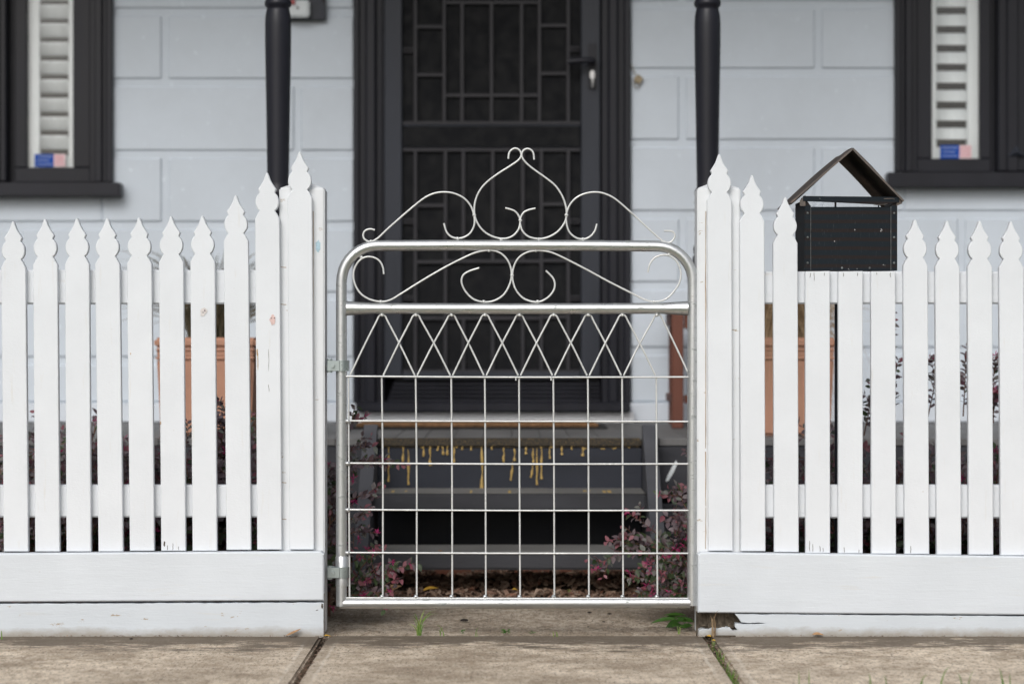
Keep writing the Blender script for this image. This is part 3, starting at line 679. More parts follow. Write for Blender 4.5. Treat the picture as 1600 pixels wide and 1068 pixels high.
def rail(f, xa, xb, ya, yb):
    q = MB(); y0 = .0205; q.box(X(xa, y0), X(xb, y0), y0, y0+.038, Z(yb, y0), Z(ya, y0), .004); q.build('rail', 'rail', f)
rail(fl, -70, 435, 421.5, 475); rail(fl, -70, 435, 757, 808); rail(fr_, 1158, 1710, 424, 474.5); rail(fr_, 1158, 1710, 757, 809)
def gpost(f, xa, xb):
    q = MB(); y0 = .0205; y1 = y0+.095; x0, x1 = X(xa, y0), X(xb, y0); zt = Z(294, y0)
    bm = bmesh.new(); bmesh.ops.create_cube(bm, size=1)
    for v in bm.verts: v.co = Vector((x0 + (v.co.x+.5)*(x1-x0), y0 + (v.co.y+.5)*(y1-y0), 0 + (v.co.z+.5)*zt))
    top = [fc for fc in bm.faces if fc.normal.z > .9][0]
    r_ = bmesh.ops.poke(bm, faces=[top])
    for v in r_['verts']: v.co.z = Z(280, y0)
    bmesh.ops.bevel(bm, geom=[e for e in bm.edges], offset=.0035, segments=2, affect='EDGES')
    q.frombm(bm); return q.build('gate_post', 'post', f)
gpL = gpost(fl, 436, 507); gpR = gpost(fr_, 1089.5, 1157)
# plinth boards
q = MB(); q.prism([(X(-70), Z(938.5)), (X(507), Z(936)), (X(507), Z(864)), (X(502), Z(860)), (X(-70), Z(863.5))], -.0225, .0185, .003); q.build('plinth_board', 'board', fl)
rb = random.Random(3)
def ragged(xa, ya, xb, yb, n, amp): return [(X(xa+(xb-xa)*i/n), Z(ya+(yb-ya)*i/n + rb.uniform(-amp, amp))) for i in range(n+1)]
lowL = ragged(-70, 998, 512, 994, 60, 1.1) + [(X(507), Z(940))] + ragged(500, 939.5, -70, 941.8, 70, .5)
lowL[60] = (X(507), Z(993))
q = MB(); q.prism(lowL, -.021, .0185, .0012); q.build('plinth_board', 'plinth', fl)
q = MB(); q.prism([(X(1089.5), Z(955)), (X(1710), Z(959)), (X(1710), Z(869.5)), (X(1600), Z(868)), (X(1094), Z(861.5)), (X(1089.5), Z(865))], -.0225, .0185, .003); q.build('plinth_board', 'board', fr_)
hole = [(1147, 957), (1153, 964), (1157, 970), (1168, 971.5), (1184, 970.5), (1195, 971.8), (1183, 972.6), (1164, 973), (1148, 972), (1147, 977), (1151, 982), (1144, 983), (1139, 978), (1128, 978), (1120, 980), (1112, 978.5), (1106, 981), (1098, 980), (1091, 982)]
lowR = [(X(1090), Z(993.5))] + ragged(1096, 993, 1710, 1000, 60, 1.0) + ragged(1710, 961.5, 1150, 957.5, 60, .4) + [(X(a), Z(b_)) for a, b_ in hole]
q = MB(); q.prism(lowR, -.021, .0185, .0010); q.build('plinth_board', 'plinth', fr_, label='cracked lower plinth board with a rotted hole at its gate end')
q = MB(); vs = []; nx = 26; nz = 10
for j in range(nz+1):
    for i in range(nx+1):
        px = 1088+ (1200-1088)*i/nx; pz = 955+(996-955)*j/nz
        vs.append((X(px), .012 + .007*noise.noise(Vector((px*.35, pz*.08, 0))) + .004*noise.noise(Vector((px*.9, pz*.6, 3))), Z(pz)))
q.add(vs, [(j*(nx+1)+i, (j+1)*(nx+1)+i, (j+1)*(nx+1)+i+1, j*(nx+1)+i+1) for j in range(nz) for i in range(nx)])
for i in range(26):
    a = rb.uniform(1094, 1150); z0 = Z(rb.uniform(972, 980)); q.box(X(a), X(a)+rb.uniform(.004, .02), -.014+rb.uniform(0, .02), 0+rb.uniform(0, .01), z0-.006, z0+rb.uniform(-.002, .003), .001)
q.build('rotten_timber', 'rot', fr_)
q = MB()
for a, b_, c_, d_ in ((1101, 1148, 991, .004), (1108, 1130, 994, .003), (1128, 1152, 993, .003)): q.box(X(a), X(b_), -.034, -.022, Z(c_+1), Z(c_)+d_*.4, .001)
q.build('splinter', 'rot', fr_)
# worn sticker remnants
M['stk'] = painted('sticker_remnant', (.66, .62, .60), .6, .12, 160, 0); M['stkp'] = painted('sticker_remnant_pink', (.68, .50, .47), .6, .2, 200, 0); M['stkb'] = painted('sticker_remnant_blue', (.42, .58, .66), .6, .2, 160, 0); M['stkd'] = painted('sticker_dots', (.14, .10, .12), .6)
def smudge(par, px, py, w, h, mat, y, seed, ang=0):
    r_ = random.Random(seed); pts = []
    for k in range(14):
        a = 2*math.pi*k/14; rr = r_.uniform(.75, 1.1); u, v = w/2*rr*math.cos(a), h/2*rr*math.sin(a)
        pts.append((X(px)+(u*math.cos(ang)-v*math.sin(ang))/620, Z(py)+(u*math.sin(ang)+v*math.cos(ang))/620))
    q = MB(); q.prism(pts, y-.0009, y-.00015, 0); return q.build('sticker', mat, par)
smudge(pl[316], 318, 487, 11, 15, 'stk', -.0008, 1, -.5); smudge(pl[316], 320, 485, 2.5, 2.5, 'stkd', -.0018, 2); smudge(pl[316], 317.5, 488, 1.6, 2, 'stkd', -.0018, 5)
smudge(pl[417], 426, 499, 10, 17, 'stkp', -.0008, 3); smudge(pl[417], 424, 497, 2, 2.2, 'stkd', -.0018, 4); smudge(pl[417], 429, 496.5, 2, 2, 'stkd', -.0018, 6)
smudge(gpL, 496, 384, 8, 21, 'stkb', .0203, 8)

# cracks, stains and the tan gap between post and picket
M['crack'] = painted('paint_crack', (.10, .08, .065), .9); M['rust'] = painted('rust_stain', (.50, .32, .17), .8, .3, 200); M['caulk'] = painted('tan_gap', (.42, .32, .23), .9, .3, 60)
rc = random.Random(12)
def crack(par, px, y0, y1, w=.0007, mat='crack'):
    q = MB(); pts = [(X(px + rc.uniform(-.5, .5)), -.0008, Z(y0 + (y1-y0)*k/4)) for k in range(5)]
    q.tube(pts, [w*.5, w, w*.8, w, w*.3], 5); q.build('crack' if mat == 'crack' else 'stain', mat, par)
for p_, L in ((1277.5, ((1266, 426, 434), (1272, 425.5, 439), (1288, 426, 431))), (1329, ((1318, 426, 432), (1340, 426, 431))), (1380, ((1391, 426, 433), (1370, 426, 429)))):
    for a, b_, c_ in L: crack(prr[p_], a, b_, c_)
for a, b_, c_ in ((1265, 843, 861), (1270, 848, 862), (1281, 851, 862), (1286, 854, 862)): crack(prr[1277.5], a, b_+1, c_)
for a, b_, c_ in ((1319, 854, 863), (1342, 858, 863)): crack(prr[1329], a, b_, c_)
crack(prr[1430], 1423, 852, 864); crack(pl[267], 257, 845, 853, .0022); crack(pl[267], 262, 851, 859); crack(pl[267], 270, 848, 859); crack(pl[267], 279, 853, 859); crack(pl[417], 420, 545, 580, .0005); crack(pl[417], 420, 600, 612, .0006)
crack(pl[417], 402, 545, 556, .0022, 'rust'); crack(pl[417], 403, 553, 578, .0010, 'rust'); crack(pl[217], 204, 551, 554, .001, 'rust'); crack(pl[267], 251, 658, 663, .0012, 'rust')
for a, b_, c_, w in ((504.5, 941, 948, .003), (498, 950.5, 951.5, .0012), (507.5, 925, 992, .0012)):
    q = MB(); q.tube([(X(a + rc.uniform(-.6, .6)) - (.006 if a == 498 else 0)*k/4, -.0212, Z(b_ + (c_-b_)*k/4)) for k in range(5)], [w*rc.uniform(.5, 1) for k in range(5)], 5); q.build('crack', 'crack', fl)
for par, a in ((gpL, 489.2), (gpR, 1102.6)):
    for y0, y1 in ((330, 420), (418, 560), (556, 700), (705, 790), (792, 857)):
        q = MB(); q.tube([(X(a + rc.uniform(-.3, .3), .02), .0198, Z(y0 + (y1-y0)*k/5, .02)) for k in range(6)], [rc.uniform(.0006, .0016) for k in range(6)], 5); q.build('gap_line', 'caulk', par)
for px, w in ((443, 9), (1162, 5)):
    for yy_ in (417, 475, 753, 810):
        q = MB(); q.tube([(X(px-w/2, .02), .0202, Z(yy_, .02)), (X(px+w/2, .02), .0202, Z(yy_+.8, .02))], .0009, 5); q.build('gap_line', 'caulk', gpL if px < 800 else gpR)
# ---------------------------------------------------------------- gate
YG = .055
gt = thing('garden_gate', 'galvanised tube and wire garden gate with scrollwork on top, closed across the path', 'gate', (X(533, YG), YG, .06))
tr = .0139
def arc(cx, cz, r, a0, a1, n=9): return [(X(cx, YG) + r*math.cos(R(a0+(a1-a0)*i/n)), YG, Z(cz, YG) + r*math.sin(R(a0+(a1-a0)*i/n))) for i in range(n+1)]
rad = 56/620*1.005
q = MB()
pts = [(X(533.5, YG), YG, Z(946, YG)), (X(533.5, YG), YG, Z(700, YG)), (X(533.5, YG), YG, Z(445, YG))] + arc(533.5+56, 383.5+56, rad, 180, 90) + [(X(700, YG), YG, Z(383, YG)), (X(900, YG), YG, Z(383.3, YG))] + arc(1080-56+3, 384.3+56, rad, 90, 0) + [(X(1082, YG), YG, Z(700, YG)), (X(1082, YG), YG, Z(945, YG))]
q.tube(pts, tr, 20); q.build('outer_frame', 'galv', gt)
q = MB(); xs0, xs1 = X(545, YG), X(1070, YG); zc = Z(481.5, YG)
pts = [(xs0-.006, YG, zc), (xs0+.02, YG, zc), (xs0+.06, YG, zc), (0, YG, zc-.001), (xs1-.06, YG, zc), (xs1-.02, YG, zc), (xs1+.008, YG, zc)]
q.tube(pts, [.0185, .0165, tr, tr, tr, .0165, .0185], 20); q.build('middle_rail', 'galv', gt)
q = MB(); q.tube([(X(531, YG), YG, Z(942, YG)), (X(800, YG), YG, Z(941.5, YG)), (X(1078, YG), YG, Z(941, YG))], .0136, 20); q.build('bottom_rail', 'galv', gt)
# sleeve patch over the lower stile + weld beads
q = MB(); q.tube([(X(534, YG), YG, Z(915, YG)), (X(534, YG), YG, Z(870, YG)), (X(534, YG), YG, Z(868, YG))], [.0155, .0165, .0145], 16)
wx = [545, 597, 650, 705.5, 758, 811.5, 865, 919, 972.5, 1026, 1079]
wy = [588, 657.5, 723.5, 796, 863, 933.5]
rw = .0024
def blob(q, px, py, r=.0045, mt='galv'):
    q = MB(); c_ = Vector((X(px, YG), YG-.002, Z(py, YG))); q.tube([c_ + Vector((-r, 0, 0)), c_ + Vector((-r*.6, -r*.3, r*.1)), c_ + Vector((0, -r*.4, 0)), c_ + Vector((r*.7, -r*.2, -r*.1)), c_ + Vector((r, 0, 0))], [r*.3, r*.85, r, r*.8, r*.3], 8); q.build('weld_bead', mt, gt)
q.build('sleeve', 'galv', gt)
for y_ in wy[1:5]: blob(q, 543.5, y_, .006); blob(q, 1081, y_, .006)
for x_ in wx[1:-1]: blob(q, x_, 931, .005)
for i, x_ in enumerate(wx):
    q = MB(); dx = rnd.uniform(-.0012, .0012)
    q.tube(spline([(X(x_-.5, YG), YG, Z(588, YG)), (X(x_+.6, YG)+dx, YG, Z(740, YG)), (X(x_+1.2, YG), YG, Z(931, YG))], 6), rw, 8); q.build('vertical_wire', 'wire', gt)
for i, y_ in enumerate(wy):
    q = MB(); q.tube(spline([(X(541, YG), YG-.005, Z(y_-.6, YG)), (X(800, YG), YG-.0052, Z(y_+.3, YG)+rnd.uniform(-.001, .001)), (X(1083, YG), YG-.005, Z(y_+.6, YG))], 6), rw*(.9 if i == 5 else 1), 8); q.build('horizontal_wire', 'wire', gt)
for k in range(1, 10):
    a, b_, c_ = wx[k-1], wx[k] + (2 if k == 9 else 0), wx[k+1]; y = YG + (.0028 if k % 2 else -.0028)
    pts = [(X(a+2, YG), YG, Z(586, YG)), (X(a+2+(b_-a)*.42, YG), y, Z(540, YG)), (X(b_-9, YG), y, Z(502, YG)), (X(b_-5, YG), y, Z(494, YG)), (X(b_, YG), y, Z(491.3, YG)), (X(b_+5, YG), y, Z(494, YG)), (X(b_+9, YG), y, Z(502, YG)), (X(c_-2-(c_-b_)*.42, YG), y, Z(540, YG)), (X(c_-2, YG), YG, Z(586, YG))]
    q = MB(); q.tube(spline(pts, 6), rw, 8); q.build('wire_hoop', 'wire', gt)
# scrolls traced as rod centre lines
S7 = lambda L: [(540+u/3.56, 200+v/3.56) for u, v in L]
S8 = lambda L: [(800+u/3.56, 200+v/3.56) for u, v in L]
scr = [
 S7([(163,567),(135,562),(108,572),(98,597),(108,620),(140,632),(180,612),(230,565),(320,485),(410,410),(460,377),(510,360),(560,357),(610,366),(660,392),(695,432),(713,480),(717,530),(700,575),(670,602),(630,613),(590,605),(562,578),(547,530)]),
 S7([(905,172),(910,138),(930,117),(952,115),(970,128),(977,152),(960,180),(910,215),(850,253),(785,302),(745,350),(722,405),(716,460),(725,510),(755,560),(800,595),(860,614),(915,608),(955,575),(970,535),(968,500),(950,470),(925,455),(888,445)]),
 S8([(123,177),(118,138),(100,119),(78,117),(60,130),(54,155),(70,185),(110,222),(180,272),(240,320),(280,380),(300,440),(303,490),(290,530),(255,575),(205,605),(150,616),(95,605),(60,575),(46,535),(48,500),(65,470),(95,455),(130,447)]),
 S8([(472,533),(460,572),(435,603),(400,617),(360,612),(320,580),(303,530),(303,480),(320,430),(355,390),(400,367),(455,357),(510,364),(570,392),(640,450),(700,505),(770,570),(830,622),(850,635),(880,635),(900,615),(905,592),(888,574),(845,572)]),
 S7([(213,812),(208,775),(190,740),(155,719),(110,718),(70,745),(45,800),(50,860),(80,915),(130,950),(195,965),(250,955),(310,920),(430,845),(560,770),(680,710),(740,688),(800,680),(850,690),(890,720),(915,765),(923,815),(912,870),(880,925),(830,958),(770,967),(710,950),(665,905),(645,855),(655,817),(690,795),(743,778)]),
 S8([(755,803),(765,760),(790,724),(830,707),(872,709),(915,740),(938,800),(930,860),(890,920),(845,955),(785,965),(730,950),(670,920),(540,855),(430,795),(320,738),(240,700),(190,685),(130,682),(75,695),(30,730),(5,790),(5,850),(25,905),(70,950),(140,967),(195,945),(230,905),(238,865),(225,830),(188,793)])]
wb = MB()
for L in scr:
    q = MB(); q.tube(spline([(X(a, YG), YG-.004, Z(b_, YG)) for a, b_ in L], 5), .0024, 8); q.build('scroll', 'wire', gt)
for a, b_ in ((580, 377), (715, 372.5), (783, 373.5), (842, 373.5), (911, 373.5), (1039, 378.5), (565, 402), (764, 391.5), (837, 391.5), (1045, 398), (595, 471), (756, 471), (840, 471), (1022, 471), (741, 336), (885, 336), (813, 344), (800, 430)): blob(wb, a, b_, .0042, 'wire')
for x_ in wx[1:-1]: blob(wb, x_, 492, .0045, 'wire')
for a, b_ in ((806, 594), (861, 594)):
    wb = MB(); wb.tube([(X(a, YG), YG-.008, Z(588, YG)), (X(a, YG), YG-.008, Z(b_, YG))], [.0012, .0019], 6); wb.build('zinc_drip', 'wire', gt)
# hinges
for yc in (571, 893):
    q = MB(); h = 8.5
    zc = Z(yc, YG); hz = h/620; cx = X(534, YG)
    vs = []; fs = []; n = 20
    for j, zz in enumerate((zc-hz, zc+hz)):
        for k in range(n):
            a = 2*math.pi*k/n; vs.append((cx + .0195*math.cos(a), YG + .0195*math.sin(a), zz))
    q.add(vs, [(k, (k+1) % n, (k+1) % n + n, k+n) for k in range(n)], True)
    vs2 = [(cx + (v[0]-cx)*.85, YG + (v[1]-YG)*.85, v[2]) for v in vs]; q.add(vs2, [(k, k+n, (k+1) % n + n, (k+1) % n) for k in range(n)], True)
    q.add(vs[n:] + vs2[n:], [(k, (k+1) % n, (k+1) % n+n, k+n) for k in range(n)]); q.add(vs[:n] + vs2[:n], [(k, k+n, (k+1) % n+n, (k+1) % n) for k in range(n)])
    q.box(X(512, YG), cx-.004, YG-.0205, YG-.0165, zc-hz, zc+hz, .001); q.box(X(512, YG), cx-.004, YG+.0165, YG+.0205, zc-hz, zc+hz, .001)
    q.tube([(X(515.5, YG), YG-.012, zc-hz*1.25), (X(515.5, YG), YG-.012, zc+hz*1.25)], .0072, 12)
    q.tube([(X(521, YG), YG-.027, zc), (X(521, YG), YG-.020, zc)], .005, 6); q.build('hinge', 'zinc', gt)

# ---------------------------------------------------------------- letterbox
YB = .0225
lb = thing('letterbox', 'black steel letterbox with an open gabled roof standing on the cut down pickets', 'letterbox', (X(1330), .1, Z(424)))
bx0, bx1, bz0, bz1 = X(1257, YB), X(1402, YB), Z(422.5, YB), Z(323, YB); BD = .20
q = MB(); q.box(bx0+.013, bx1-.013, YB+.003, YB+.006, bz0, bz1, .0006); q.build('front_panel', 'lbox', lb)
for a, b_ in ((bx0, bx0+.016), (bx1-.016, bx1)):
    q = MB()
    q.prism([(a, bz0-.0003), (b_, bz0-.0003), (b_, bz1+.002), (a+.004, bz1+.019), (a, bz1+.019)] if a == bx0 else [(a, bz0-.0003), (b_, bz0-.0003), (b_, bz1+.019), (b_-.004, bz1+.019), (a, bz1+.002)], YB, YB+.0025, .0005)
    fl_ = q.build('corner_flange', 'lbox', lb); e_ = b_ if a == bx0 else a
    q = MB(); q.box(e_-.0005, e_+.0004, YB-.0004, YB+.0026, bz0+.001, bz1+.001, 0); q.build('edge_highlight', 'edge', sub(fl_))  # pale strip paints the highlight along the flange edge
for x_, zz in ((bx0+.008, .12), (bx0+.008, .52), (bx0+.008, .9), (bx1-.008, .12), (bx1-.008, .52), (bx1-.008, .9), (bx0+.095, .04), (bx0+.165, .04)):
    c_ = (x_, YB, bz0 + (bz1-bz0)*zz); q = MB(); q.tube([c_, (c_[0], YB-.0018, c_[2]), (c_[0], YB-.0024, c_[2])], [.0030, .0026, .0008], 8); q.build('rivet', 'edge', lb)
for a in (bx0, bx1-.0015):
    q = MB(); q.box(a+.0001, a+.0014, YB+.0028, YB+BD, bz0, bz1+.018, 0); q.build('side_panel', 'lbox', lb)
q = MB(); q.box(bx0+.002, bx1-.002, YB+.007, YB+BD-.004, bz0+.0002, bz0+.002, 0); q.build('base_panel', 'lbox', lb)
q = MB(); q.box(bx0+.002, bx1-.002, YB+BD-.003, YB+BD-.001, bz0, bz1-.004, 0); q.build('back_panel', 'lbox', lb)
# horizontal tie plate under the roof
q = MB(); zc = Z(308.5, YB); q.prism([(bx0-.004, zc+.0035), (bx1+.004, zc+.001), (bx1+.004, zc-.013), (bx1-.045, zc-.018), (bx0+.09, zc-.013), (bx0-.004, zc-.009)][::-1], YB-.006, YB+.004, .0006)
q.box(bx0-.003, bx1+.003, YB+.005, YB+.05, zc-.001, zc+.001, 0)
q.box(X(1304, YB), X(1307, YB), YB, YB+.003, bz1-.001, zc-.005, 0); q.box(X(1372, YB), X(1374, YB), YB, YB+.003, bz1-.001, zc-.009, 0); q.build('roof_tie', 'lbox', lb)
YF = YB-.012; YK = YB+.30
rx, rz = X(1332.5, YF), Z(232, YF)
for k, (ex, ez) in enumerate(((X(1235.5, YF), Z(316.5, YF)), (X(1412, YF), Z(314, YF)))):
    nseg = 44; d = Vector((ex-rx, 0, ez-rz)); L = d.length; d.normalize(); nn = Vector((-d.z, 0, d.x)) if k == 1 else Vector((d.z, 0, -d.x))
    if nn.z < 0: nn = -nn
    q = MB(); ny = 64; vs = []; ns = 6
    # fine ribs run down the slope, so the profile changes along the depth
    for layer in (0, 1):
        for j in range(ny+1):
            y = YF + (YK-YF)*j/ny; hgt = .0030*math.sin(j*math.pi/2) + (0 if layer == 0 else -.0012)
            for i in range(ns+1):
                u = i/ns; p = Vector((rx, y, rz)) + d*L*u + nn*(hgt + .0015*math.sin(u*5+j*.1)); vs.append(p)
    o_ = (ny+1)*(ns+1); fs = []
    for j in range(ny):
        for i in range(ns):
            a = j*(ns+1)+i; fs.append((a, a+1, a+ns+2, a+ns+1)); fs.append((a+o_, a+ns+1+o_, a+ns+2+o_, a+1+o_))
    for j in range(ny): a = j*(ns+1)+ns; fs.append((a, a+o_, a+ns+1+o_, a+ns+1))
    for i in range(ns): fs.append((i, i+o_, i+1+o_, i+1))
    q.add(vs, fs, False)
    # folded edge along the front of each slope
    P0 = Vector((rx, YF-.001, rz)) + nn*.002; P1 = Vector((ex, YF-.001, ez)) + nn*.002
    fold = [P0, P1, P1 - nn*.0045, P0 - nn*.0045]; q.add([tuple(p) for p in fold] + [(p.x, p.y+.0035, p.z) for p in fold], [(0, 1, 2, 3), (4, 7, 6, 5), (0, 4, 5, 1), (3, 2, 6, 7), (1, 5, 6, 2)])
    q.build('roof_sheet', 'lroof', lb)
q = MB()
for a in (bx0-.012, bx1-.002): q.prism([(a, bz1+.002), (a+.014, bz1+.002), (a+.014, bz1+.03), (a, bz1+.016)] if a < bx0 else [(a, bz1+.002), (a+.014, bz1+.008), (a+.010, bz1+.024), (a, bz1+.03)], YB-.003, YB-.0008, 0)
q.tube([(bx1-.035, YB-.006, bz1+.020), (bx1-.012, YB-.006, bz1+.0205), (bx1-.008, YB-.006, bz1+.018)], .0012, 6); q.tube([(bx1-.06, YB-.004, bz1+.004), (bx1-.03, YB-.005, bz1+.006), (bx1-.01, YB-.004, bz1+.013)], .0008, 6)
q.build('bracket', 'lroof', lb)

# ---------------------------------------------------------------- shrubs
def flower(mb, p, rs_, n=9, s=1.0):
    for k in range(n):
        d = Vector((rs_.gauss(0, 1), rs_.gauss(0, 1), rs_.gauss(0.1, 1))).normalized(); mb.leaf(p, d, Vector((rs_.gauss(0, 1), -1, rs_.gauss(0, 1))), rs_.uniform(.010, .018)*s, .0022*s, .1, rs_.uniform(-.3, .5), 3)
def shrub(label, cx, cy, sx, sy, h, nst, seed, sprays=(), dens=1.0, group='purple leaved flowering shrubs behind the fence', name='flowering_shrub', xlim=None, blooms=()):
    r_ = random.Random(seed); t_ = thing(name, label, 'shrub', (cx, cy, 0), group); stem = MB(); lf = MB(); lg = MB(); nl = MB(); fw = MB()
    def twig(p0, p1, rad, leafy=True, bend=.03, tipnew=.2, L0=.027):
        p0, p1 = Vector(p0), Vector(p1); d = p1-p0; L = d.length
        mid = p0 + d*.5 + Vector((r_.uniform(-bend, bend), r_.uniform(-bend, bend), L*.08)); pts = spline([p0, mid, p1], 5)
        stem.tube(pts, [rad*(1-.75*i/(len(pts)-1)) for i in range(len(pts))], 5, False)
        if not leafy: return pts
        n = max(3, int(L/.0078*dens)); side = 1
        for i in range(n):
            u = .15 + .85*i/(n-1); q_ = u*(len(pts)-1); a = pts[int(min(q_, len(pts)-2))]; b_ = pts[int(min(q_, len(pts)-2))+1]; p = a.lerp(b_, q_-int(min(q_, len(pts)-2)))
            if p.y < .075 or p.z < .012: continue
            t = (b_-a).normalized(); lat = t.cross(Vector((r_.uniform(-.4, .4), r_.uniform(-1, -.2), r_.uniform(.2, 1)))).normalized()*side; side = -side
            dd = (lat + t*r_.uniform(.3, .9) + Vector((0, -.25, r_.uniform(-.5, .3)))).normalized(); sz = L0*r_.uniform(.65, 1.25)*(1 - .25*u)
            nr = Vector((r_.uniform(-.7, .7), r_.uniform(-1.2, .2), r_.uniform(.2, 1)))
            tgt = nl if (u > .82 and r_.random() < tipnew) else (lg if (r_.random() < (.45 if p.z < h*.45 else .10)) else lf)
            tgt.leaf(p, dd, nr, sz, sz*r_.uniform(.52, .66), r_.uniform(.05, .3), r_.uniform(-.1, .35))
        if r_.random() < .07: flower(fw, pts[-1] - t*.003, r_, 8)
        return pts
    for i in range(nst):
        a = r_.uniform(0, 6.28); rr = r_.random()**.5
        tx = cx + sx*rr*math.cos(a); ty = cy + sy*rr*math.sin(a); tz = h*(1 - .35*rr*rr)*r_.uniform(.55, 1.02)
        if xlim and not (xlim[0] < tx < xlim[1]): continue
        b0 = Vector((cx + r_.uniform(-.09, .09), cy + r_.uniform(-.09, .09), 0)); mid = Vector((b0.x*.45+tx*.55, b0.y*.45+ty*.55, tz*.62))
        main = spline([b0, mid, Vector((tx, max(ty, .12), tz))], 7); stem.tube(main, [.0045*(1-.7*k/(len(main)-1)) for k in range(len(main))], 6, False)
        nt = 13
        for k in range(nt):
            q0 = main[int((.22 + .78*k/nt)*(len(main)-1))]; dirv = Vector((r_.uniform(-1, 1), r_.uniform(-1, .6), r_.uniform(-.25, .9))).normalized()
            e = q0 + dirv*r_.uniform(.05, .13); e.y = max(e.y, .10); e.z = max(e.z, .02)
            if xlim: e.x = min(max(e.x, xlim[0]-.02), xlim[1]+.02)
            twig(q0, e, .0016)
        twig(main[-2], main[-1] + Vector((r_.uniform(-.03, .03), r_.uniform(-.03, .03), r_.uniform(.02, .06))), .0015, True, .01, .4)
    for (sx0, sz0, y_, bpx, bpz) in sprays:      # arching shoots with named tips
        e = Vector((X(sx0, y_), y_, Z(sz0, y_))); b0 = Vector((X(bpx, y_+.05), y_+.05, Z(bpz, y_+.05)))
        pts = twig(b0, e, .0022, True, .012, .6, .026)
        for k in range(3):
            q0 = pts[r_.randrange(2, len(pts)-1)]; ee = q0 + ((e-b0).normalized()*.6 + Vector((r_.uniform(-.5, .5), r_.uniform(-.4, .3), r_.uniform(-.5, .7)))).normalized()*r_.uniform(.03, .06); ee.z = max(ee.z, .02)
            twig(q0, ee, .0013, True, .006, .4, .024)
        if r_.random() < .35: flower(fw, e, r_, 9)
    for i in range(int(nst*.45)):
        a = r_.uniform(0, 6.28); rr = r_.random()**.5; p = Vector((cx+sx*rr*math.cos(a), max(.10, cy - abs(sy*rr*math.sin(a))), h*r_.uniform(.25, .98)*(1-.3*rr)))
        if xlim and not (xlim[0] < p.x < xlim[1]): continue
        flower(fw, p, r_, 10, 1.1)
    for (bx_, bz_, by_) in blooms: flower(fw, Vector((X(bx_, by_), by_, Z(bz_, by_))), r_, 9, 1.0)
    stem.build('stems', 'stem', t_); lf.build('leaves', 'leaf', t_); nl.build('young_leaves', 'newleaf', t_); lg.build('green_leaves', 'leafg', t_); fw.build('flowers', 'flower', t_)
    return t_
shrub('purple leaved shrub behind the leftmost pickets, below the left window', -1.22, .55, .26, .34, .54, 60, 11)
shrub('purple leaved shrub behind the left fence, in front of the left terracotta planter', -.82, .60, .24, .36, .56, 60, 12)
shrub('purple leaved shrub crowding the hinge side of the gate, shoots poking through the wires', -.565, .42, .13, .24, .46, 26, 13,
      [(640, 882, .28, 560, 925), (625, 905, .25, 555, 930), (600, 860, .3, 550, 915), (588, 832, .3, 535, 840), (583, 770, .35, 530, 790), (634, 727, .4, 530, 730), (585, 697, .4, 530, 720), (558, 652, .35, 525, 690), (572, 715, .4, 530, 760), (575, 905, .22, 530, 930), (610, 925, .22, 540, 940), (565, 870, .25, 528, 910), (590, 890, .25, 535, 935), (615, 893, .24, 545, 935), (570, 930, .2, 525, 940), (600, 915, .28, 535, 930), (580, 800, .3, 525, 830)], xlim=(-.80, -.475), blooms=[(574, 858, .24), (584, 863, .24), (590, 833, .28), (552, 748, .36), (519, 948, .12), (612, 878, .24), (560, 842, .26), (553, 782, .3), (600, 905, .24), (548, 905, .2)])
shrub('purple leaved shrub crowding the latch side of the gate, long flowering shoots reaching left', .60, .48, .13, .28, .46, 30, 14,
      [(924, 886, .35, 1075, 850), (948, 846, .35, 1085, 880), (980, 800, .40, 1065, 890), (1030, 772, .42, 1100, 790), (1040, 815, .4, 1100, 830), (1062, 765, .42, 1105, 800), (960, 860, .35, 1080, 900), (985, 905, .3, 1080, 915), (1000, 925, .28, 1080, 925), (1010, 870, .3, 1085, 900), (1030, 900, .25, 1090, 930), (1020, 930, .25, 1090, 935), (1055, 870, .25, 1095, 920), (1045, 925, .22, 1090, 940), (1010, 845, .32, 1090, 890), (970, 835, .36, 1085, 880), (1055, 835, .3, 1095, 880), (1040, 890, .26, 1090, 930), (1062, 905, .22, 1090, 940), (1000, 885, .3, 1080, 920)], xlim=(.475, .80), blooms=[(1062, 862, .25), (1048, 868, .26), (1072, 840, .26), (1010, 880, .28), (932, 888, .34), (978, 803, .38), (984, 893, .3), (1078, 916, .22), (1035, 866, .27), (1068, 852, .24), (1055, 856, .25), (1020, 920, .25)])
shrub('tall purple leaved shrub behind the letterbox pickets, sprigs against the wall', .90, .62, .22, .36, .50, 48, 15, [(1395, 500, .7, 1385, 640), (1360, 590, .7, 1350, 680), (1405, 560, .7, 1398, 650)])
shrub('purple leaved shrub behind the rightmost pickets, below the right window', 1.27, .62, .26, .36, .50, 48, 16, [(1455, 560, .7, 1450, 650), (1508, 550, .7, 1505, 650), (1555, 555, .7, 1552, 650), (1556, 610, .7, 1552, 660)])

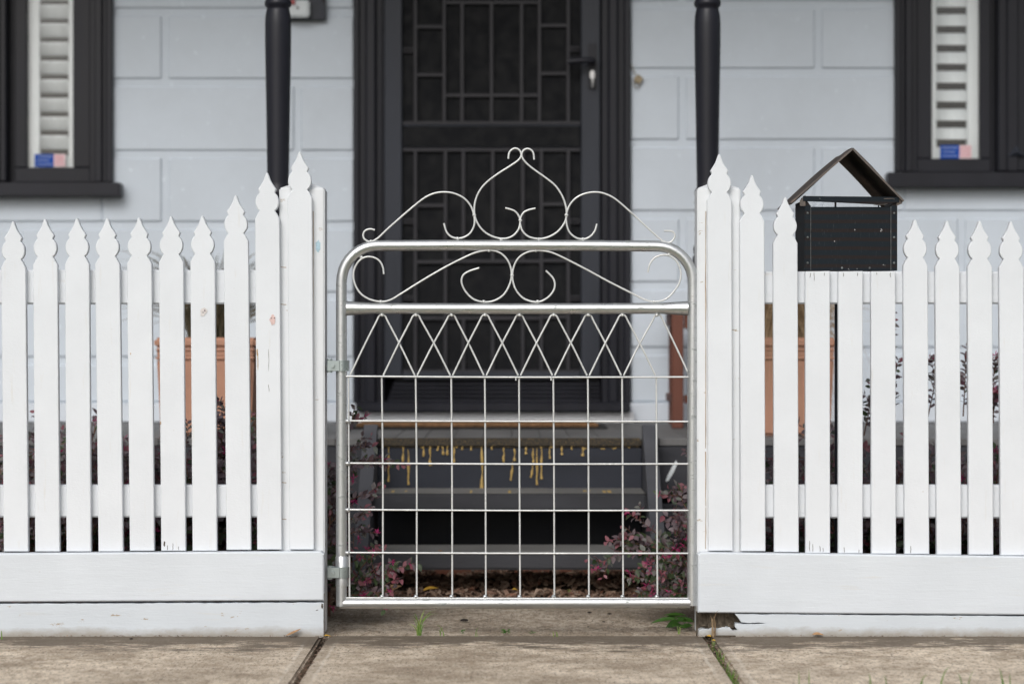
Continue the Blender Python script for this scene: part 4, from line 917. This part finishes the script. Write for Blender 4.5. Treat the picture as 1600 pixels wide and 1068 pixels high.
# ---------------------------------------------------------------- weeds, leaves, stones
def tuft(label, x, y, z, n, hmax, mat, seed, spread=.5, w=.0022, group='grass tufts in the path joints', name='grass_tuft'):
    r_ = random.Random(seed); q = MB()
    for i in range(n):
        a = r_.uniform(0, 6.28); L = hmax*r_.uniform(.35, 1); o = L*r_.uniform(.05, spread)
        q.blade((x + r_.uniform(-.006, .006), y + r_.uniform(-.004, .004), z), (x+o*math.cos(a), y+o*math.sin(a), z+L), w*r_.uniform(.6, 1.2), L*.1)
    return tag(q.build(name, mat), label, 'grass tuft', group)
def XY(px, py, z=0):
    y = (HC - z)*F/(py - 534) - D; return X(px, y), y
a = XY(654, 992); tuft('tallest bright green grass tuft in the joint below the gate', a[0], a[1], 0, 15, .074, 'grass', 21, .85, .0026)
a = XY(690, 993); tuft('thin grass sprout just right of the tallest tuft below the gate', a[0], a[1], 0, 4, .034, 'grass', 22, .9)
a = XY(746, 994); tuft('single fine grass sprout in the joint below the middle of the gate', a[0], a[1], 0, 2, .026, 'grass', 23, .2, .0012)
a = XY(868, 994); tuft('tiny grass sprout in the joint below the right half of the gate', a[0], a[1], 0, 3, .016, 'grass', 24, .6, .0014)
a = XY(1062, 990); tuft('short grass sprout beside the right gate post', a[0], a[1], 0, 3, .022, 'grass', 25, .5, .0016)
a = XY(4, 996); tuft('long single grass blade at the foot of the left fence', a[0]+.004, a[1]-.03, 0, 2, .052, 'grass', 26, .6, .0024)
a = XY(1118, 998); tuft('dry straw stalks in front of the rotted board hole', a[0], -.035, 0, 9, .078, 'grassdry', 27, .35, .0018, 'grass tufts in the path joints')
a = XY(888, 928); tuft('grass sprout in the mulch under the steps', X(888, .75), .75, .02, 3, .045, 'grass', 28, .5, .0018)
def clover(label, px, py, n, seed, s=.007):
    r_ = random.Random(seed); x, y = XY(px, py); q = MB()
    for i in range(n):
        a = r_.uniform(0, 6.28); q.leaf(Vector((x+r_.uniform(-.008, .008), y+r_.uniform(-.004, .004), .002+r_.uniform(0, .008))), Vector((math.cos(a), math.sin(a)*.6, .4)), Vector((0, -.5, 1)), s*r_.uniform(.7, 1.2), s*.7)
    return tag(q.build('weed', 'weed'), label, 'weed', 'small weeds in the joint below the gate')
clover('flat two leaved weed in the joint left of the gate middle', 724, 991, 6, 31); clover('bushiest little clover weed in the joint below the gate', 789, 990, 16, 32, .008); clover('tiny clover sprig right of the bushiest weed below the gate', 830, 992, 5, 33, .006)
# dandelion like weed at the right post
q = MB(); r_ = random.Random(5)
for i in range(15):
    px = r_.uniform(1045, 1082); x = X(px, .10); y = r_.uniform(.12, .30); a = r_.uniform(math.pi*.6, math.pi*1.4)
    q.leaf(Vector((x+.02, y, r_.uniform(.004, .022))), Vector((math.cos(a), math.sin(a)*.6, r_.uniform(-.1, .35))), Vector((0, -.6, 1)), r_.uniform(.03, .07), r_.uniform(.012, .02), .2, .25)
tag(q.build('broadleaf_weed', 'weed'), 'bright green broad leaved weed by the right gate post', 'weed')
q = MB()
for i in range(60):
    x = .49 + r_.uniform(-.006, .006); u = r_.random(); y = -.04 - .9*u; 
    if u < .10 or .18 < u < .30 or (.42 < u < .6 and i % 4): continue
    q.blade((x, y, -.02), (x+r_.uniform(-.014, .014), y+r_.uniform(-.01, .01), r_.uniform(-.002, .014)), .0018, 0, 3)
o = q.build('joint_moss', 'grass', kind='stuff'); o['label'] = 'moss and tiny weeds filling the right footpath joint'
q = MB()
for i in range(520):
    x = (-.472 if i % 2 else .491) + r_.uniform(-.010, .011); y = r_.uniform(-.95, -.02); s_ = r_.uniform(.004, .011); a = r_.uniform(0, 6.28)
    q.leaf(Vector((x, y, r_.uniform(-.010, .001))), Vector((math.cos(a), math.sin(a), r_.uniform(-.2, .4))), Vector((0, 0, 1)), s_, s_*.6)
for i in range(700):
    x = r_.uniform(-1.45, 1.5); y = -.0225 - abs(r_.gauss(0, .009))
    if -.44 < x < .46: continue
    s_ = r_.uniform(.002, .007); a = r_.uniform(0, 6.28); q.leaf(Vector((x, y, r_.uniform(.0005, .003))), Vector((math.cos(a), math.sin(a)*.5, r_.uniform(0, .5))), Vector((0, 0, 1)), s_, s_*.6)
o = q.build('joint_debris', 'chip', kind='stuff'); o['label'] = 'brown leaf litter in the footpath joints and along the fence base'
def dleaf(label, x, y, z, L, W_, ang, mat, tilt=.2, curl=.3, cat='leaf'):
    q = MB(); q.leaf(Vector((x, y, z)), Vector((math.cos(ang), math.sin(ang), tilt)), Vector((0, -.3, 1)), L, W_, .25, curl, 6); return tag(q.build('fallen_leaf', mat), label, cat, 'fallen leaves')
dleaf('large yellow fallen leaf on the mulch behind the gate', X(660, .80), .80, .030, .048, .020, .15, 'yleaf', .25, .1)
dleaf('small yellow leaf on the mulch under the middle of the steps', X(800, .8), .80, .034, .018, .012, .1, 'yleaf', .1)
dleaf('pale brown curled leaf on the mulch beside the hinge side shrub', X(604, .7), .70, .03, .05, .038, .3, 'dryleaf', .9, .3)
dleaf('curled brown leaf against the foot of the left fence', X(446, -.04), -.035, .004, .042, .014, .1, 'dryleaf', .12, -.35)
dleaf('brown seed pod like leaf at the foot of the right fence', X(1269, -.04), -.035, .006, .032, .016, .05, 'dryleaf', .05, .1)
dleaf('orange leaf at the end of the left footpath joint', X(506, -.03), -.03, .003, .022, .008, .4, 'yleaf', .1)
dleaf('orange leaf at the end of the right footpath joint', X(1111, -.05), -.05, .003, .022, .012, 2.4, 'yleaf', .15)
dleaf('small yellow leaf in the right footpath joint', X(1113, -.12), -.12, .002, .010, .009, .2, 'yleaf', .1)
dleaf('small brown leaf on the lower porch step', X(684, .8), .80, .1445, .016, .007, .1, 'dryleaf', .05)
def pebble(label, px, py, s_, seed):
    x, y = XY(px, py); bm = bmesh.new(); bmesh.ops.create_icosphere(bm, subdivisions=2, radius=1); r2 = random.Random(seed); o_ = r2.random()*9
    for v in bm.verts: k = 1+.35*noise.noise(v.co*1.3+Vector((o_, 0, 0))); v.co = Vector((x+v.co.x*s_*k, y+v.co.y*s_*.6*k, s_*.3+v.co.z*s_*.36*k))
    q = MB(); q.frombm(bm, None, True); tag(q.build('bark_fragment', 'stone'), label, 'debris', 'dark bark fragments on the path')
pebble('largest dark bark fragment on the path below the gate', 725, 970, .011, 1); pebble('dark fragment on the path, left one of the pair near the latch side', 921, 957, .006, 2); pebble('dark fragment on the path, right one of the pair near the latch side', 952, 959, .006, 3)
pebble('tiny dark crumb in front of the pair near the latch side', 943, 971, .004, 4); pebble('dark crumb on the path edge at the foot of the left fence', 205, 998, .005, 5); pebble('small crumb lowest on the path below the gate right side', 919, 979, .003, 6)
# long grass on the near edge of the footpath, lower right
q = MB(); r_ = random.Random(44)
for i in range(90):
    x = r_.uniform(-3, 3); y = r_.uniform(-1.5, -.975); L = r_.uniform(.008, .022); q.blade((x, y, -.014), (x+r_.uniform(-.02, .02), y+r_.uniform(-.02, .02), L), .003, 0)
for px, top, n in ((1244, 1048, 1), (1256, 1046, 1), (1352, 1050, 2), (1382, 1052, 1), (1445, 1052, 2), (1478, 1040, 1), (1496, 1050, 1), (1524, 1046, 1), (1562, 1042, 2), (1572, 1052, 1)):
    for k in range(n):
        y = r_.uniform(-1.03, -.975); x0 = X(px + r_.uniform(-14, 14), y); q.blade((x0, y, -.014), (X(px+r_.uniform(-3, 8), y), y+r_.uniform(-.01, .01), Z(top + (k*11), y)), r_.uniform(.002, .0035), 0)
o = q.build('verge_grass', 'grass', kind='stuff'); o['label'] = 'sparse green grass blades along the near edge of the footpath'
